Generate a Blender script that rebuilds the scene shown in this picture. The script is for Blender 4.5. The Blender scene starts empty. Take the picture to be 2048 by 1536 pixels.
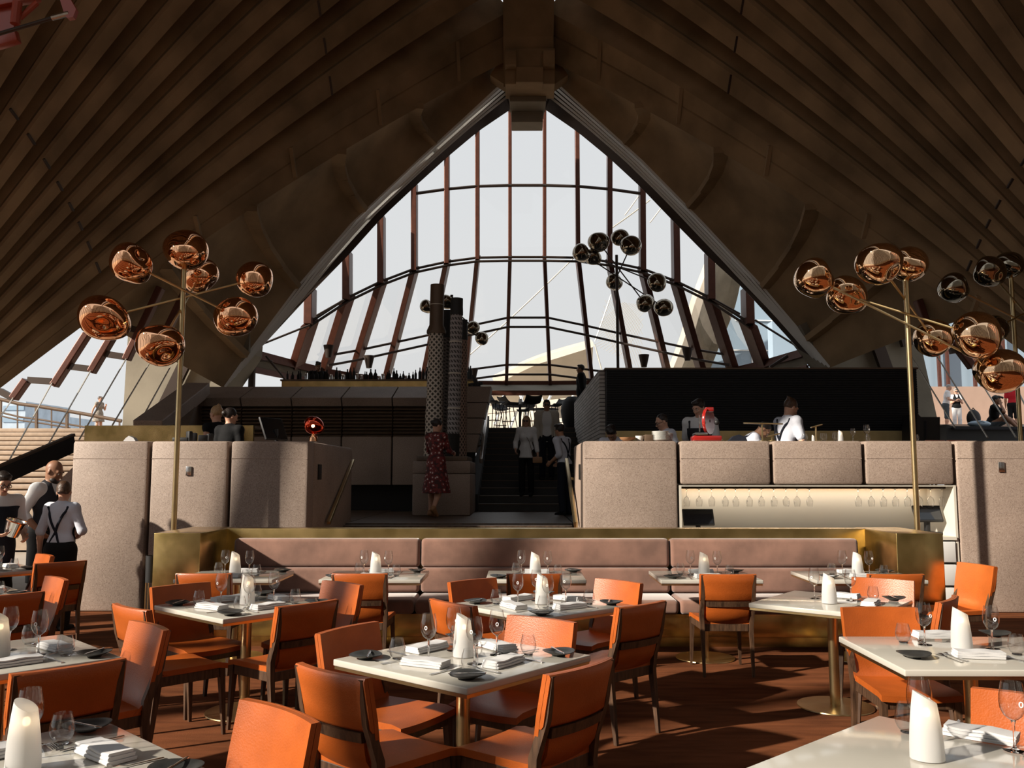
import bpy, bmesh, math, random
import numpy as np
from mathutils import Vector, Matrix, Quaternion
PI = math.pi
R = math.radians
random.seed(7)
SC = bpy.context.scene
COL = SC.collection
# ------------------------------------------------------------------ camera
FPX, PITCH, YAW = 1750.0, R(5.94), R(0.52)
EYE = Vector((0, 0, 1.68))
cam_d = bpy.data.cameras.new('camera')
cam = bpy.data.objects.new('camera', cam_d)
COL.objects.link(cam)
cam_d.sensor_width = 36
cam_d.lens = FPX / 2048 * 36
cam_d.clip_end = 2000
cam.location = EYE
cam.rotation_euler = (PI / 2 + PITCH, 0, YAW)
SC.camera = cam
_F0 = Vector((-math.sin(YAW), math.cos(YAW), 0))
_RT = Vector((math.cos(YAW), math.sin(YAW), 0))
_FW = _F0 * math.cos(PITCH) + Vector((0, 0, math.sin(PITCH)))
_UP = -_F0 * math.sin(PITCH) + Vector((0, 0, math.cos(PITCH)))
def ray(px, py):
    return _FW + _RT * ((px - 1024) / FPX) + _UP * ((768 - py) / FPX)
def at(px, py, Y):            # point of the place seen at (px, py) that lies Y metres down the hall
    d = ray(px, py)
    return EYE + d * (Y / d.y)
def on(px, py, z=0.0):        # point seen at (px, py) lying at height z
    d = ray(px, py)
    return EYE + d * ((z - EYE.z) / d.z)
# ------------------------------------------------------------------ tagging
def tag(o, label=None, cat=None, group=None, kind=None):
    if label: o['label'] = label
    if cat: o['category'] = cat
    if group: o['group'] = group
    if kind: o['kind'] = kind
    return o
def empty(name, loc=(0, 0, 0), rz=0.0, label=None, cat=None, group=None, kind=None):
    o = bpy.data.objects.new(name, None)
    o.empty_display_size = 0.1
    COL.objects.link(o)
    o.location = loc
    o.rotation_euler = (0, 0, rz)
    return tag(o, label, cat, group, kind)
KIDS = {}
def link(name, me, mat, parent=None, loc=None):
    o = bpy.data.objects.new(name, me)
    COL.objects.link(o)
    if mat is not None:
        me.materials.clear()
        for m in (mat if isinstance(mat, (list, tuple)) else [mat]):
            me.materials.append(m)
    if parent is not None:
        o.parent = parent
        KIDS.setdefault(parent, []).append(o)
    if loc is not None: o.location = loc
    return o
def copy_tree(o, parent=None):
    c = o.copy()
    COL.objects.link(c)
    if parent is not None:
        c.parent = parent
        KIDS.setdefault(c.parent, []).append(c)
    for ch in list(KIDS.get(o, [])):
        copy_tree(ch, c)
    return c
class Kind:                   # builds one of a kind, then copies it with its parts
    def __init__(self, fn): self.fn, self.src = fn, None
    def put(self, loc, rz=0.0, label=None, cat=None, group=None, scale=None):
        if self.src is None:
            o = self.src = self.fn()
        else:
            o = copy_tree(self.src)
        o.location = loc
        o.rotation_euler = (0, 0, rz)
        if scale: o.scale = (scale, scale, scale)
        return tag(o, label, cat, group)
# ------------------------------------------------------------------ mesh builder
class MB:
    def __init__(s): s.bm = bmesh.new()
    def _new(s, v0): return list(s.bm.verts)[v0:]
    def box(s, c, size, rz=0.0, bevel=0.0, M=None, seg=2):
        bm = bmesh.new()
        bmesh.ops.create_cube(bm, size=1.0)
        bmesh.ops.scale(bm, vec=Vector(size), verts=bm.verts)
        if bevel > 0:
            bmesh.ops.bevel(bm, geom=list(bm.edges), offset=bevel, segments=seg, profile=0.5, affect='EDGES')
        T = Matrix.Translation(Vector(c)) @ (M.to_4x4() if M is not None else Matrix.Rotation(rz, 4, 'Z'))
        bmesh.ops.transform(bm, matrix=T, verts=bm.verts)
        s.join(bm); return s
    def join(s, bm):
        me = bpy.data.meshes.new('tmp'); bm.to_mesh(me); bm.free()
        s.bm.from_mesh(me); bpy.data.meshes.remove(me); return s
    def bar(s, a, b, w, h=None, bevel=0.0, up=(0, 0, 1), ext=0.0):
        a, b = Vector(a), Vector(b); d = (b - a); L = d.length
        if L < 1e-6: return s
        y = d / L; u = Vector(up)
        if abs(y.dot(u)) > 0.98: u = Vector((1, 0, 0))
        x = y.cross(u).normalized(); z = x.cross(y).normalized()
        M = Matrix((x, y, z)).transposed()
        return s.box((a + b) / 2, (w, L + 2 * ext, h if h is not None else w), bevel=bevel, M=M)
    def tube(s, pts, r, n=10, cap=True, closed=False):
        pts = [Vector(p) for p in pts]; m = len(pts)
        rr = r if isinstance(r, (list, tuple)) else [r] * m
        rings = []; prev = None
        for i, p in enumerate(pts):
            a = pts[(i - 1) % m] if (i > 0 or closed) else p
            b = pts[(i + 1) % m] if (i < m - 1 or closed) else p
            t = (b - a).normalized()
            if prev is None:
                u = Vector((0, 0, 1)) if abs(t.z) < 0.9 else Vector((1, 0, 0))
                x = t.cross(u).normalized()
            else:
                x = (prev - t * prev.dot(t))
                x = x.normalized() if x.length > 1e-6 else t.orthogonal().normalized()
            prev = x; y = t.cross(x)
            rings.append([s.bm.verts.new(p + (x * math.cos(2 * PI * k / n) + y * math.sin(2 * PI * k / n)) * rr[i]) for k in range(n)])
        for i in range(m if closed else m - 1):
            A, B = rings[i], rings[(i + 1) % m]
            for k in range(n): s.bm.faces.new((A[k], A[(k + 1) % n], B[(k + 1) % n], B[k]))
        if cap and not closed:
            s.bm.faces.new(list(reversed(rings[0]))); s.bm.faces.new(rings[-1])
        return s
    def lathe(s, prof, c=(0, 0, 0), n=28, sx=1.0, sy=1.0, M=None):
        c = Vector(c); rings = []
        for r, z in prof:
            if r < 1e-5: rings.append([s.bm.verts.new((0, 0, z))])
            else: rings.append([s.bm.verts.new((r * sx * math.cos(2 * PI * k / n), r * sy * math.sin(2 * PI * k / n), z)) for k in range(n)])
        for A, B in zip(rings, rings[1:]):
            for k in range(n):
                if len(A) == 1 and len(B) == 1: break
                if len(A) == 1: s.bm.faces.new((A[0], B[(k + 1) % n], B[k]))
                elif len(B) == 1: s.bm.faces.new((A[k], A[(k + 1) % n], B[0]))
                else: s.bm.faces.new((A[k], A[(k + 1) % n], B[(k + 1) % n], B[k]))
        vs = [v for r in rings for v in r]
        if M is not None: bmesh.ops.transform(s.bm, matrix=M.to_4x4(), verts=vs)
        bmesh.ops.translate(s.bm, vec=c, verts=vs)
        return s
    def prism(s, poly, d):     # closed polygon swept along vector d
        d = Vector(d); A = [s.bm.verts.new(Vector(p)) for p in poly]; B = [s.bm.verts.new(Vector(p) + d) for p in poly]
        n = len(A)
        s.bm.faces.new(list(reversed(A))); s.bm.faces.new(B)
        for k in range(n): s.bm.faces.new((A[k], A[(k + 1) % n], B[(k + 1) % n], B[k]))
        return s
    def grid(s, P, thick=None):  # P[i][j] points; thick = offset vector for solid sheets
        ni, nj = len(P), len(P[0])
        V = [[s.bm.verts.new(Vector(P[i][j])) for j in range(nj)] for i in range(ni)]
        for i in range(ni - 1):
            for j in range(nj - 1): s.bm.faces.new((V[i][j], V[i + 1][j], V[i + 1][j + 1], V[i][j + 1]))
        if thick is not None:
            t = thick if callable(thick) else (lambda p, i, j: p + Vector(thick))
            W = [[s.bm.verts.new(t(Vector(P[i][j]), i, j)) for j in range(nj)] for i in range(ni)]
            for i in range(ni - 1):
                for j in range(nj - 1): s.bm.faces.new((W[i][j], W[i][j + 1], W[i + 1][j + 1], W[i + 1][j]))
            for i in range(ni - 1):
                s.bm.faces.new((V[i][0], W[i][0], W[i + 1][0], V[i + 1][0]))
                s.bm.faces.new((V[i][nj - 1], V[i + 1][nj - 1], W[i + 1][nj - 1], W[i][nj - 1]))
            for j in range(nj - 1):
                s.bm.faces.new((V[0][j], V[0][j + 1], W[0][j + 1], W[0][j]))
                s.bm.faces.new((V[ni - 1][j], W[ni - 1][j], W[ni - 1][j + 1], V[ni - 1][j + 1]))
        return s
    def ball(s, c, r, n=16, M=None):
        rr = r if isinstance(r, (tuple, list)) else (r, r, r)
        pr = [(math.sin(PI * i / n), -math.cos(PI * i / n)) for i in range(n + 1)]
        T = Matrix.Diagonal((rr[0], rr[1], rr[2], 1))
        if M is not None: T = M.to_4x4() @ T
        return s.lathe([(a if 0 < i < n else 0, b) for i, (a, b) in enumerate(pr)], c, n=max(10, int(n * 1.5)), M=T)
    def build(s, name, mat, parent=None, smooth=35, loc=None, fix=True):
        if fix: bmesh.ops.recalc_face_normals(s.bm, faces=s.bm.faces)
        me = bpy.data.meshes.new(name); s.bm.to_mesh(me); s.bm.free()
        if smooth:
            me.polygons.foreach_set('use_smooth', [True] * len(me.polygons))
            me.set_sharp_from_angle(angle=R(smooth))
        return link(name, me, mat, parent, loc)
def lerp(a, b, t): return a + (b - a) * t
def poly_at(pts, t):          # linear interpolation along a list
    t = max(0, min(1, t)) * (len(pts) - 1); i = min(int(t), len(pts) - 2)
    return lerp(Vector(pts[i]), Vector(pts[i + 1]), t - i)
def smooth_at(pts, t):        # Catmull-Rom along a list of points
    n = len(pts) - 1; t = max(0, min(1, t)) * n; i = min(int(t), n - 1); f = t - i
    p = [Vector(pts[max(0, min(n, i + k))]) for k in (-1, 0, 1, 2)]
    return 0.5 * ((2 * p[1]) + (p[2] - p[0]) * f + (2 * p[0] - 5 * p[1] + 4 * p[2] - p[3]) * f * f + (3 * p[1] - p[0] - 3 * p[2] + p[3]) * f ** 3)
# ------------------------------------------------------------------ implicit surfaces (bodies, clothes, blown glass)
def _d(pr, P):
    if pr[0] == 'c':
        _, a, b, ra, rb = pr[:5]
        a = np.array(a, float); b = np.array(b, float); ab = b - a; q = P - a
        t = np.clip((q @ ab) / max(1e-9, ab @ ab), 0, 1)
        return np.linalg.norm(q - t[..., None] * ab, axis=-1) - (ra + t * (rb - ra))
    _, c, r, M = pr[:4]
    q = P - np.array(c, float)
    if M is not None: q = q @ np.array(M, float)      # columns of M are the axes
    r = np.array(r, float)
    k0 = np.linalg.norm(q / r, axis=-1); k1 = np.linalg.norm(q / (r * r), axis=-1)
    return np.where(k1 > 1e-9, k0 * (k0 - 1) / np.maximum(k1, 1e-9), -r.min())
def _bb(pr):
    if pr[0] == 'c':
        a, b = np.array(pr[1], float), np.array(pr[2], float); m = max(pr[3], pr[4])
        return np.minimum(a, b) - m, np.maximum(a, b) + m
    c = np.array(pr[1], float); m = max(pr[2])
    return c - m, c + m
def _k(pr): return pr[5] if pr[0] == 'c' and len(pr) > 5 else (pr[4] if pr[0] == 'e' and len(pr) > 4 else 0.02)
def sdf_mesh(name, prims, h=0.01, subs=(), cuts=()):
    lo = np.min([_bb(p)[0] for p in prims], axis=0) - 4 * h
    hi = np.max([_bb(p)[1] for p in prims], axis=0) + 4 * h
    n = np.ceil((hi - lo) / h).astype(int) + 1
    F = np.full(n, 1.0, np.float64)
    ax = [lo[i] + h * np.arange(n[i]) for i in range(3)]
    for p in prims:
        k = _k(p); b0, b1 = _bb(p); m = k + 3 * h
        i0 = np.clip(np.floor((b0 - m - lo) / h).astype(int), 0, n); i1 = np.clip(np.ceil((b1 + m - lo) / h).astype(int) + 1, 0, n)
        sl = tuple(slice(i0[i], i1[i]) for i in range(3))
        G = np.stack(np.meshgrid(*[ax[i][sl[i]] for i in range(3)], indexing='ij'), -1)
        d2 = _d(p, G); d1 = F[sl]
        hh = np.clip(0.5 + 0.5 * (d1 - d2) / k, 0, 1)
        F[sl] = d1 + (d2 - d1) * hh - k * hh * (1 - hh)
    if subs or cuts:
        G = np.stack(np.meshgrid(*ax, indexing='ij'), -1)
        for p in subs: F = np.maximum(F, -_d(p, G))
        for pt, nn in cuts: F = np.maximum(F, (G - np.array(pt, float)) @ np.array(nn, float))
    S = F < 0
    c = np.zeros(n - 1, int)
    cor = [(i, j, k) for i in (0, 1) for j in (0, 1) for k in (0, 1)]
    for i, j, k in cor: c += S[i:n[0] - 1 + i, j:n[1] - 1 + j, k:n[2] - 1 + k]
    act = (c > 0) & (c < 8)
    idx = np.full(n - 1, -1, int); idx[act] = np.arange(act.sum())
    I = np.argwhere(act)
    V = np.zeros((len(I), 3)); C = np.zeros(len(I))
    for a in cor:
        for x in range(3):
            if a[x] == 1: continue
            b = list(a); b[x] = 1
            fa = F[I[:, 0] + a[0], I[:, 1] + a[1], I[:, 2] + a[2]]; fb = F[I[:, 0] + b[0], I[:, 1] + b[1], I[:, 2] + b[2]]
            m = (fa < 0) != (fb < 0)
            t = np.where(m, fa / np.where(m, fa - fb, 1), 0)
            off = np.tile(np.array(a, float), (len(I), 1)); off[:, x] += t
            V += off * m[:, None]; C += m
    V = lo + h * (I + V / np.maximum(C, 1)[:, None])
    faces = []
    for x in range(3):
        y, z = (x + 1) % 3, (x + 2) % 3
        sa = [slice(None)] * 3; sb = [slice(None)] * 3
        sa[x] = slice(0, n[x] - 1); sb[x] = slice(1, n[x])
        A, B = S[tuple(sa)], S[tuple(sb)]
        E = np.argwhere(A != B)
        E = E[(E[:, y] > 0) & (E[:, z] > 0) & (E[:, y] < n[y] - 1) & (E[:, z] < n[z] - 1)]
        if not len(E): continue
        q = []
        for dy, dz in ((-1, -1), (0, -1), (0, 0), (-1, 0)):
            e = E.copy(); e[:, y] += dy; e[:, z] += dz
            q.append(idx[e[:, 0], e[:, 1], e[:, 2]])
        q = np.stack(q, 1)
        inside = A[E[:, 0], E[:, 1], E[:, 2]]
        q = np.where(inside[:, None], q, q[:, ::-1])
        faces.append(q)
    faces = np.concatenate(faces)
    me = bpy.data.meshes.new(name)
    me.from_pydata(V.tolist(), [], faces.tolist())
    me.polygons.foreach_set('use_smooth', [True] * len(me.polygons))
    me.update()
    return me
# ------------------------------------------------------------------ materials
def nm(name):
    m = bpy.data.materials.new(name); m.use_nodes = True
    nt = m.node_tree; bs = nt.nodes['Principled BSDF']
    return m, nt, bs
def simple(name, col, rough=0.5, metal=0.0, spec=0.5, noise=0.0, scale=8.0, bump=0.0, bscale=60.0, stretch=None, col2=None, sheen=0.0, coat=0.0):
    m, nt, bs = nm(name)
    bs.inputs['Base Color'].default_value = (*col, 1)
    bs.inputs['Roughness'].default_value = rough
    bs.inputs['Metallic'].default_value = metal
    bs.inputs['Specular IOR Level'].default_value = spec
    if sheen: bs.inputs['Sheen Weight'].default_value = sheen
    if coat: bs.inputs['Coat Weight'].default_value = coat; bs.inputs['Coat Roughness'].default_value = 0.15
    if noise or bump:
        tc = nt.nodes.new('ShaderNodeTexCoord'); mp = nt.nodes.new('ShaderNodeMapping')
        nt.links.new(tc.outputs['Object'], mp.inputs['Vector'])
        if stretch: mp.inputs['Scale'].default_value = stretch
    if noise:
        n = nt.nodes.new('ShaderNodeTexNoise'); n.inputs['Scale'].default_value = scale; n.inputs['Detail'].default_value = 5
        nt.links.new(mp.outputs[0], n.inputs['Vector'])
        cr = nt.nodes.new('ShaderNodeValToRGB')
        c2 = col2 or tuple(c * (1 - noise) for c in col)
        cr.color_ramp.elements[0].position = 0.32; cr.color_ramp.elements[1].position = 0.68
        cr.color_ramp.elements[0].color = (*c2, 1); cr.color_ramp.elements[1].color = (*col, 1)
        nt.links.new(n.outputs['Fac'], cr.inputs[0]); nt.links.new(cr.outputs[0], bs.inputs['Base Color'])
    if bump:
        b = nt.nodes.new('ShaderNodeTexNoise'); b.inputs['Scale'].default_value = bscale; b.inputs['Detail'].default_value = 3
        nt.links.new(mp.outputs[0], b.inputs['Vector'])
        bp = nt.nodes.new('ShaderNodeBump'); bp.inputs['Strength'].default_value = bump; bp.inputs['Distance'].default_value = 0.01
        nt.links.new(b.outputs['Fac'], bp.inputs['Height']); nt.links.new(bp.outputs[0], bs.inputs['Normal'])
    return m
def thin_glass(name, tint=(1, 1, 1), refl=1.0, rough=0.0, edge=0.55):
    m = bpy.data.materials.new(name); m.use_nodes = True; nt = m.node_tree; nt.nodes.clear()
    out = nt.nodes.new('ShaderNodeOutputMaterial'); mx = nt.nodes.new('ShaderNodeMixShader')
    tr = nt.nodes.new('ShaderNodeBsdfTransparent'); gl = nt.nodes.new('ShaderNodeBsdfGlossy')
    tr.inputs['Color'].default_value = (*tint, 1); gl.inputs['Roughness'].default_value = rough
    fr = nt.nodes.new('ShaderNodeLayerWeight'); fr.inputs['Blend'].default_value = 0.5
    pw = nt.nodes.new('ShaderNodeMath'); pw.operation = 'POWER'; pw.inputs[1].default_value = 2.6
    ml = nt.nodes.new('ShaderNodeMath'); ml.operation = 'MULTIPLY_ADD'; ml.inputs[1].default_value = 0.85; ml.inputs[2].default_value = 0.05 * refl; ml.use_clamp = True
    nt.links.new(fr.outputs['Facing'], pw.inputs[0]); nt.links.new(pw.outputs[0], ml.inputs[0]); nt.links.new(ml.outputs[0], mx.inputs[0])
    dk = nt.nodes.new('ShaderNodeMix'); dk.data_type = 'RGBA'; dk.inputs['A'].default_value = (*tint, 1); dk.inputs['B'].default_value = (*[c * edge for c in tint], 1)
    nt.links.new(pw.outputs[0], dk.inputs['Factor']); nt.links.new(dk.outputs['Result'], tr.inputs['Color'])
    nt.links.new(tr.outputs[0], mx.inputs[1]); nt.links.new(gl.outputs[0], mx.inputs[2]); nt.links.new(mx.outputs[0], out.inputs[0])
    return m
def emit(name, col, s):
    m, nt, bs = nm(name)
    bs.inputs['Base Color'].default_value = (*col, 1)
    bs.inputs['Emission Color'].default_value = (*col, 1); bs.inputs['Emission Strength'].default_value = s
    return m
def speckle(name, base, dark, light, scale=90.0, rough=0.6, big=0.18):
    m, nt, bs = nm(name)
    tc = nt.nodes.new('ShaderNodeTexCoord')
    n = nt.nodes.new('ShaderNodeTexNoise'); n.inputs['Scale'].default_value = scale; n.inputs['Detail'].default_value = 2; n.inputs['Roughness'].default_value = 0.7
    nt.links.new(tc.outputs['Object'], n.inputs['Vector'])
    cr = nt.nodes.new('ShaderNodeValToRGB'); e = cr.color_ramp.elements
    e[0].position = 0.34; e[0].color = (*dark, 1); e[1].position = 0.66; e[1].color = (*light, 1)
    k = e.new(0.45); k.color = (*base, 1); k = e.new(0.56); k.color = (*base, 1)
    nt.links.new(n.outputs['Fac'], cr.inputs[0])
    n2 = nt.nodes.new('ShaderNodeTexNoise'); n2.inputs['Scale'].default_value = 1.6; n2.inputs['Detail'].default_value = 4
    nt.links.new(tc.outputs['Object'], n2.inputs['Vector'])
    mr = nt.nodes.new('ShaderNodeMapRange'); mr.inputs['From Min'].default_value = 0.35; mr.inputs['From Max'].default_value = 0.65
    mr.inputs['To Min'].default_value = 1 - big; mr.inputs['To Max'].default_value = 1.0
    nt.links.new(n2.outputs['Fac'], mr.inputs['Value'])
    mx = nt.nodes.new('ShaderNodeVectorMath'); mx.operation = 'SCALE'
    nt.links.new(cr.outputs[0], mx.inputs[0]); nt.links.new(mr.outputs[0], mx.inputs['Scale'])
    nt.links.new(mx.outputs[0], bs.inputs['Base Color'])
    bs.inputs['Roughness'].default_value = rough
    return m
def wood(name, a, b, scale=6.0, rough=0.45, stretch=(1, 1, 12)):
    m, nt, bs = nm(name)
    tc = nt.nodes.new('ShaderNodeTexCoord'); mp = nt.nodes.new('ShaderNodeMapping'); mp.inputs['Scale'].default_value = (scale * 5, scale * 5, scale * 0.6)
    nt.links.new(tc.outputs['Object'], mp.inputs['Vector'])
    n = nt.nodes.new('ShaderNodeTexNoise'); n.inputs['Scale'].default_value = 2.0; n.inputs['Detail'].default_value = 6; n.inputs['Distortion'].default_value = 0.6
    nt.links.new(mp.outputs[0], n.inputs['Vector'])
    cr = nt.nodes.new('ShaderNodeValToRGB'); cr.color_ramp.elements[0].color = (*a, 1); cr.color_ramp.elements[1].color = (*b, 1)
    cr.color_ramp.elements[0].position = 0.3; cr.color_ramp.elements[1].position = 0.7
    nt.links.new(n.outputs['Fac'], cr.inputs[0]); nt.links.new(cr.outputs[0], bs.inputs['Base Color'])
    bs.inputs['Roughness'].default_value = rough
    return m
def floral(name):
    m, nt, bs = nm(name)
    tc = nt.nodes.new('ShaderNodeTexCoord')
    v = nt.nodes.new('ShaderNodeTexVoronoi'); v.inputs['Scale'].default_value = 15
    nt.links.new(tc.outputs['Object'], v.inputs['Vector'])
    n = nt.nodes.new('ShaderNodeTexNoise'); n.inputs['Scale'].default_value = 55
    nt.links.new(tc.outputs['Object'], n.inputs['Vector'])
    ad = nt.nodes.new('ShaderNodeMath'); ad.operation = 'MULTIPLY_ADD'; ad.inputs[1].default_value = 0.5; ad.inputs[2].default_value = -0.25
    nt.links.new(n.outputs['Fac'], ad.inputs[0])
    s = nt.nodes.new('ShaderNodeMath'); s.operation = 'ADD'
    nt.links.new(v.outputs['Distance'], s.inputs[0]); nt.links.new(ad.outputs[0], s.inputs[1])
    cr = nt.nodes.new('ShaderNodeValToRGB'); e = cr.color_ramp.elements; cr.color_ramp.interpolation = 'CONSTANT'
    e[0].position = 0; e[0].color = (0.62, 0.52, 0.50, 1); e[1].position = 0.24; e[1].color = (0.17, 0.018, 0.018, 1)
    k = e.new(0.6); k.color = (0.05, 0.01, 0.012, 1)
    nt.links.new(s.outputs[0], cr.inputs[0]); nt.links.new(cr.outputs[0], bs.inputs['Base Color'])
    bs.inputs['Roughness'].default_value = 0.7
    return m
M = {}
def make_materials():
    M['leather'] = simple('orange_leather', (0.43, 0.094, 0.014), 0.36, spec=0.5, noise=0.22, scale=7, bump=0.12, bscale=140)
    M['walnut'] = wood('dark_walnut', (0.028, 0.014, 0.008), (0.10, 0.052, 0.028))
    M['tabletop'] = simple('cream_stone_top', (0.50, 0.475, 0.42), 0.10, spec=0.55, noise=0.06, scale=3)
    M['brass'] = simple('aged_brass', (0.78, 0.56, 0.24), 0.24, metal=1.0, noise=0.45, scale=4, col2=(0.42, 0.30, 0.11), bump=0.05, bscale=9)
    M['brass_satin'] = simple('satin_brass', (0.80, 0.62, 0.30), 0.55, metal=0.55, noise=0.25, scale=3)
    M['brass_pole'] = simple('brass_pole', (0.72, 0.56, 0.30), 0.28, metal=1.0, noise=0.2, scale=5)
    M['copper'] = simple('mirror_copper', (0.93, 0.50, 0.28), 0.035, metal=1.0)
    M['shaded_mirror'] = simple('shade_toned_mirror', (0.30, 0.26, 0.20), 0.04, metal=1.0)  # globe mirror toned dark, the back-lit shade put into its colour
    M['gold_mirror'] = simple('gold_mirror', (0.85, 0.56, 0.34), 0.035, metal=1.0)
    M['granite'] = speckle('pink_granite_concrete', (0.345, 0.262, 0.212), (0.225, 0.162, 0.128), (0.43, 0.34, 0.285), 80)
    M['granite_coarse'] = speckle('coarse_speckle_granite', (0.345, 0.262, 0.212), (0.24, 0.175, 0.14), (0.42, 0.33, 0.275), 60)  # same base tone as the wall granite, with a coarser, softer speckle
    M['concrete'] = simple('brown_concrete', (0.40, 0.275, 0.155), 0.8, spec=0.25, noise=0.45, scale=0.9, bump=0.25, bscale=22)
    M['concrete_lt'] = simple('grey_concrete', (0.30, 0.262, 0.20), 0.75, spec=0.3, noise=0.4, scale=0.7, bump=0.2, bscale=18)
    M['carpet'] = simple('rust_carpet', (0.215, 0.072, 0.028), 0.95, spec=0.1, noise=0.5, scale=4.0, bump=0.6, bscale=300, stretch=(0.5, 2.4, 1))
    M['velvet'] = simple('mauve_velvet', (0.26, 0.138, 0.10), 0.85, spec=0.2, noise=0.38, scale=4.5, sheen=0.6, bump=0.06, bscale=90)
    M['napkin'] = simple('white_linen', (0.60, 0.595, 0.60), 0.85, spec=0.2, bump=0.15, bscale=500)
    M['plate'] = simple('charcoal_stoneware', (0.035, 0.036, 0.035), 0.38, noise=0.3, scale=30)
    M['steel'] = simple('polished_steel', (0.70, 0.69, 0.67), 0.18, metal=1.0)
    M['glass'] = thin_glass('clear_glass', (0.96, 0.96, 0.96), 1.5)
    M['stemglass'] = solid_glass()
    M['window'] = thin_glass('window_glass', (0.985, 0.985, 0.98), 0.4, edge=0.9); M['tinted'] = thin_glass('topaz_dimming_glass', (0.54, 0.51, 0.47), 0.6)  # topaz tint is for panes added out of view to dim the daylight
    M['etch'] = simple('white_etch', (0.9, 0.9, 0.9), 0.6)
    M['bronze'] = simple('dark_bronze', (0.055, 0.038, 0.03), 0.45, metal=0.5)
    M['redbronze'] = simple('red_bronze', (0.115, 0.038, 0.023), 0.42, metal=0.35, noise=0.25, scale=6)
    M['redsteel'] = simple('red_painted_steel', (0.33, 0.045, 0.016), 0.4, coat=0.3)
    M['black'] = simple('matt_black', (0.010, 0.010, 0.011), 0.6)
    M['black_slat'] = simple('black_slat', (0.012, 0.013, 0.015), 0.65, spec=0.3)
    M['void'] = simple('dark_panel', (0.012, 0.010, 0.009), 0.8)
    M['stair'] = simple('dark_stair', (0.035, 0.032, 0.030), 0.55, noise=0.3, scale=5)
    M['timber'] = wood('timber_floor', (0.055, 0.035, 0.022), (0.13, 0.085, 0.055), scale=1.5)
    M['cream'] = simple('cream_laminate', (0.60, 0.56, 0.48), 0.5)
    M['white'] = simple('white_paint', (0.78, 0.78, 0.76), 0.5)
    M['terrace'] = simple('terrace_granite', (0.42, 0.315, 0.23), 0.75, noise=0.2, scale=6, bump=0.15, bscale=50)
    M['railing'] = simple('bronze_rail', (0.13, 0.085, 0.055), 0.5, metal=0.3)
    M['cable'] = simple('steel_cable', (0.62, 0.58, 0.50), 0.4, metal=0.4)
    M['shell'] = simple('pale_shell_tile', (0.56, 0.50, 0.42), 0.55, noise=0.12, scale=0.8)
    M['facade'] = simple('blue_facade_glass', (0.30, 0.40, 0.50), 0.15, spec=0.6, noise=0.2, scale=0.15)
    M['pinkwall'] = simple('pink_granite_wall', (0.40, 0.28, 0.22), 0.8, noise=0.1, scale=2)
    M['louvre'] = simple('louvre_timber', (0.15, 0.10, 0.065), 0.5, noise=0.3, scale=8)
    M['screen'] = simple('dark_screen', (0.012, 0.014, 0.018), 0.08, spec=0.6)
    M['redchrome'] = simple('red_enamel', (0.30, 0.014, 0.011), 0.15, coat=0.8)
    M['frost'] = frosted()
    M['flame'] = emit('candle_glow', (1.0, 0.72, 0.42), 11.0)
    M['warm'] = emit('warm_lamp', (1.0, 0.66, 0.35), 6.0)
    M['hotred'] = simple('red_copper_glass', (0.72, 0.10, 0.05), 0.05, metal=1.0)
    M['white_brick'] = brickwall()
    M['skin'] = simple('light_skin', (0.58, 0.33, 0.23), 0.5, spec=0.35)
    M['skin_tan'] = simple('tan_skin', (0.42, 0.22, 0.13), 0.5, spec=0.35)
    M['skin_dark'] = simple('brown_skin', (0.27, 0.135, 0.08), 0.48, spec=0.35)
    M['hair_dark'] = simple('dark_hair', (0.016, 0.010, 0.008), 0.45, noise=0.4, scale=60, bump=0.4, bscale=80)
    M['hair_brown'] = simple('brown_hair', (0.075, 0.036, 0.018), 0.45, noise=0.4, scale=60, bump=0.4, bscale=80)
    M['hair_blond'] = simple('blond_hair', (0.46, 0.29, 0.14), 0.45, noise=0.3, scale=60, bump=0.4, bscale=80)
    M['hair_grey'] = simple('grey_hair', (0.34, 0.32, 0.30), 0.5, noise=0.3, scale=60)
    M['lip'] = simple('lips', (0.42, 0.15, 0.12), 0.45)
    M['eyewhite'] = simple('eye_white', (0.75, 0.72, 0.70), 0.25)
    M['iris'] = simple('dark_iris', (0.02, 0.014, 0.01), 0.15)
    M['shirt'] = simple('pale_blue_shirt', (0.60, 0.62, 0.70), 0.8, spec=0.2, bump=0.35, bscale=26)
    M['white_shirt'] = simple('white_shirt', (0.74, 0.74, 0.75), 0.8, spec=0.2, bump=0.35, bscale=26)
    M['navy'] = simple('navy_cloth', (0.013, 0.015, 0.024), 0.8, spec=0.2, bump=0.3, bscale=30)
    M['charcoal'] = simple('charcoal_cloth', (0.030, 0.030, 0.036), 0.85, spec=0.2, bump=0.3, bscale=30)
    M['black_cloth'] = simple('black_cloth', (0.009, 0.009, 0.010), 0.85, spec=0.2, bump=0.3, bscale=30)
    M['beige_cloth'] = simple('beige_linen', (0.50, 0.46, 0.40), 0.85, spec=0.2, bump=0.3, bscale=30)
    M['red_cloth'] = simple('red_cotton', (0.50, 0.02, 0.03), 0.8, spec=0.2, bump=0.3, bscale=30)
    M['denim'] = simple('slate_cotton', (0.07, 0.085, 0.10), 0.85, spec=0.2, bump=0.3, bscale=30)
    M['floral'] = floral('red_floral')
    M['print'] = simple('grey_print', (0.38, 0.33, 0.27), 0.8, noise=0.75, scale=38)
    M['tanleather'] = simple('tan_leather', (0.36, 0.19, 0.09), 0.5)
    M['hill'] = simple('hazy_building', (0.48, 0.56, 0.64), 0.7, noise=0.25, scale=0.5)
    M['paving'] = simple('paving', (0.40, 0.34, 0.28), 0.85, noise=0.15, scale=1.0)
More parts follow.
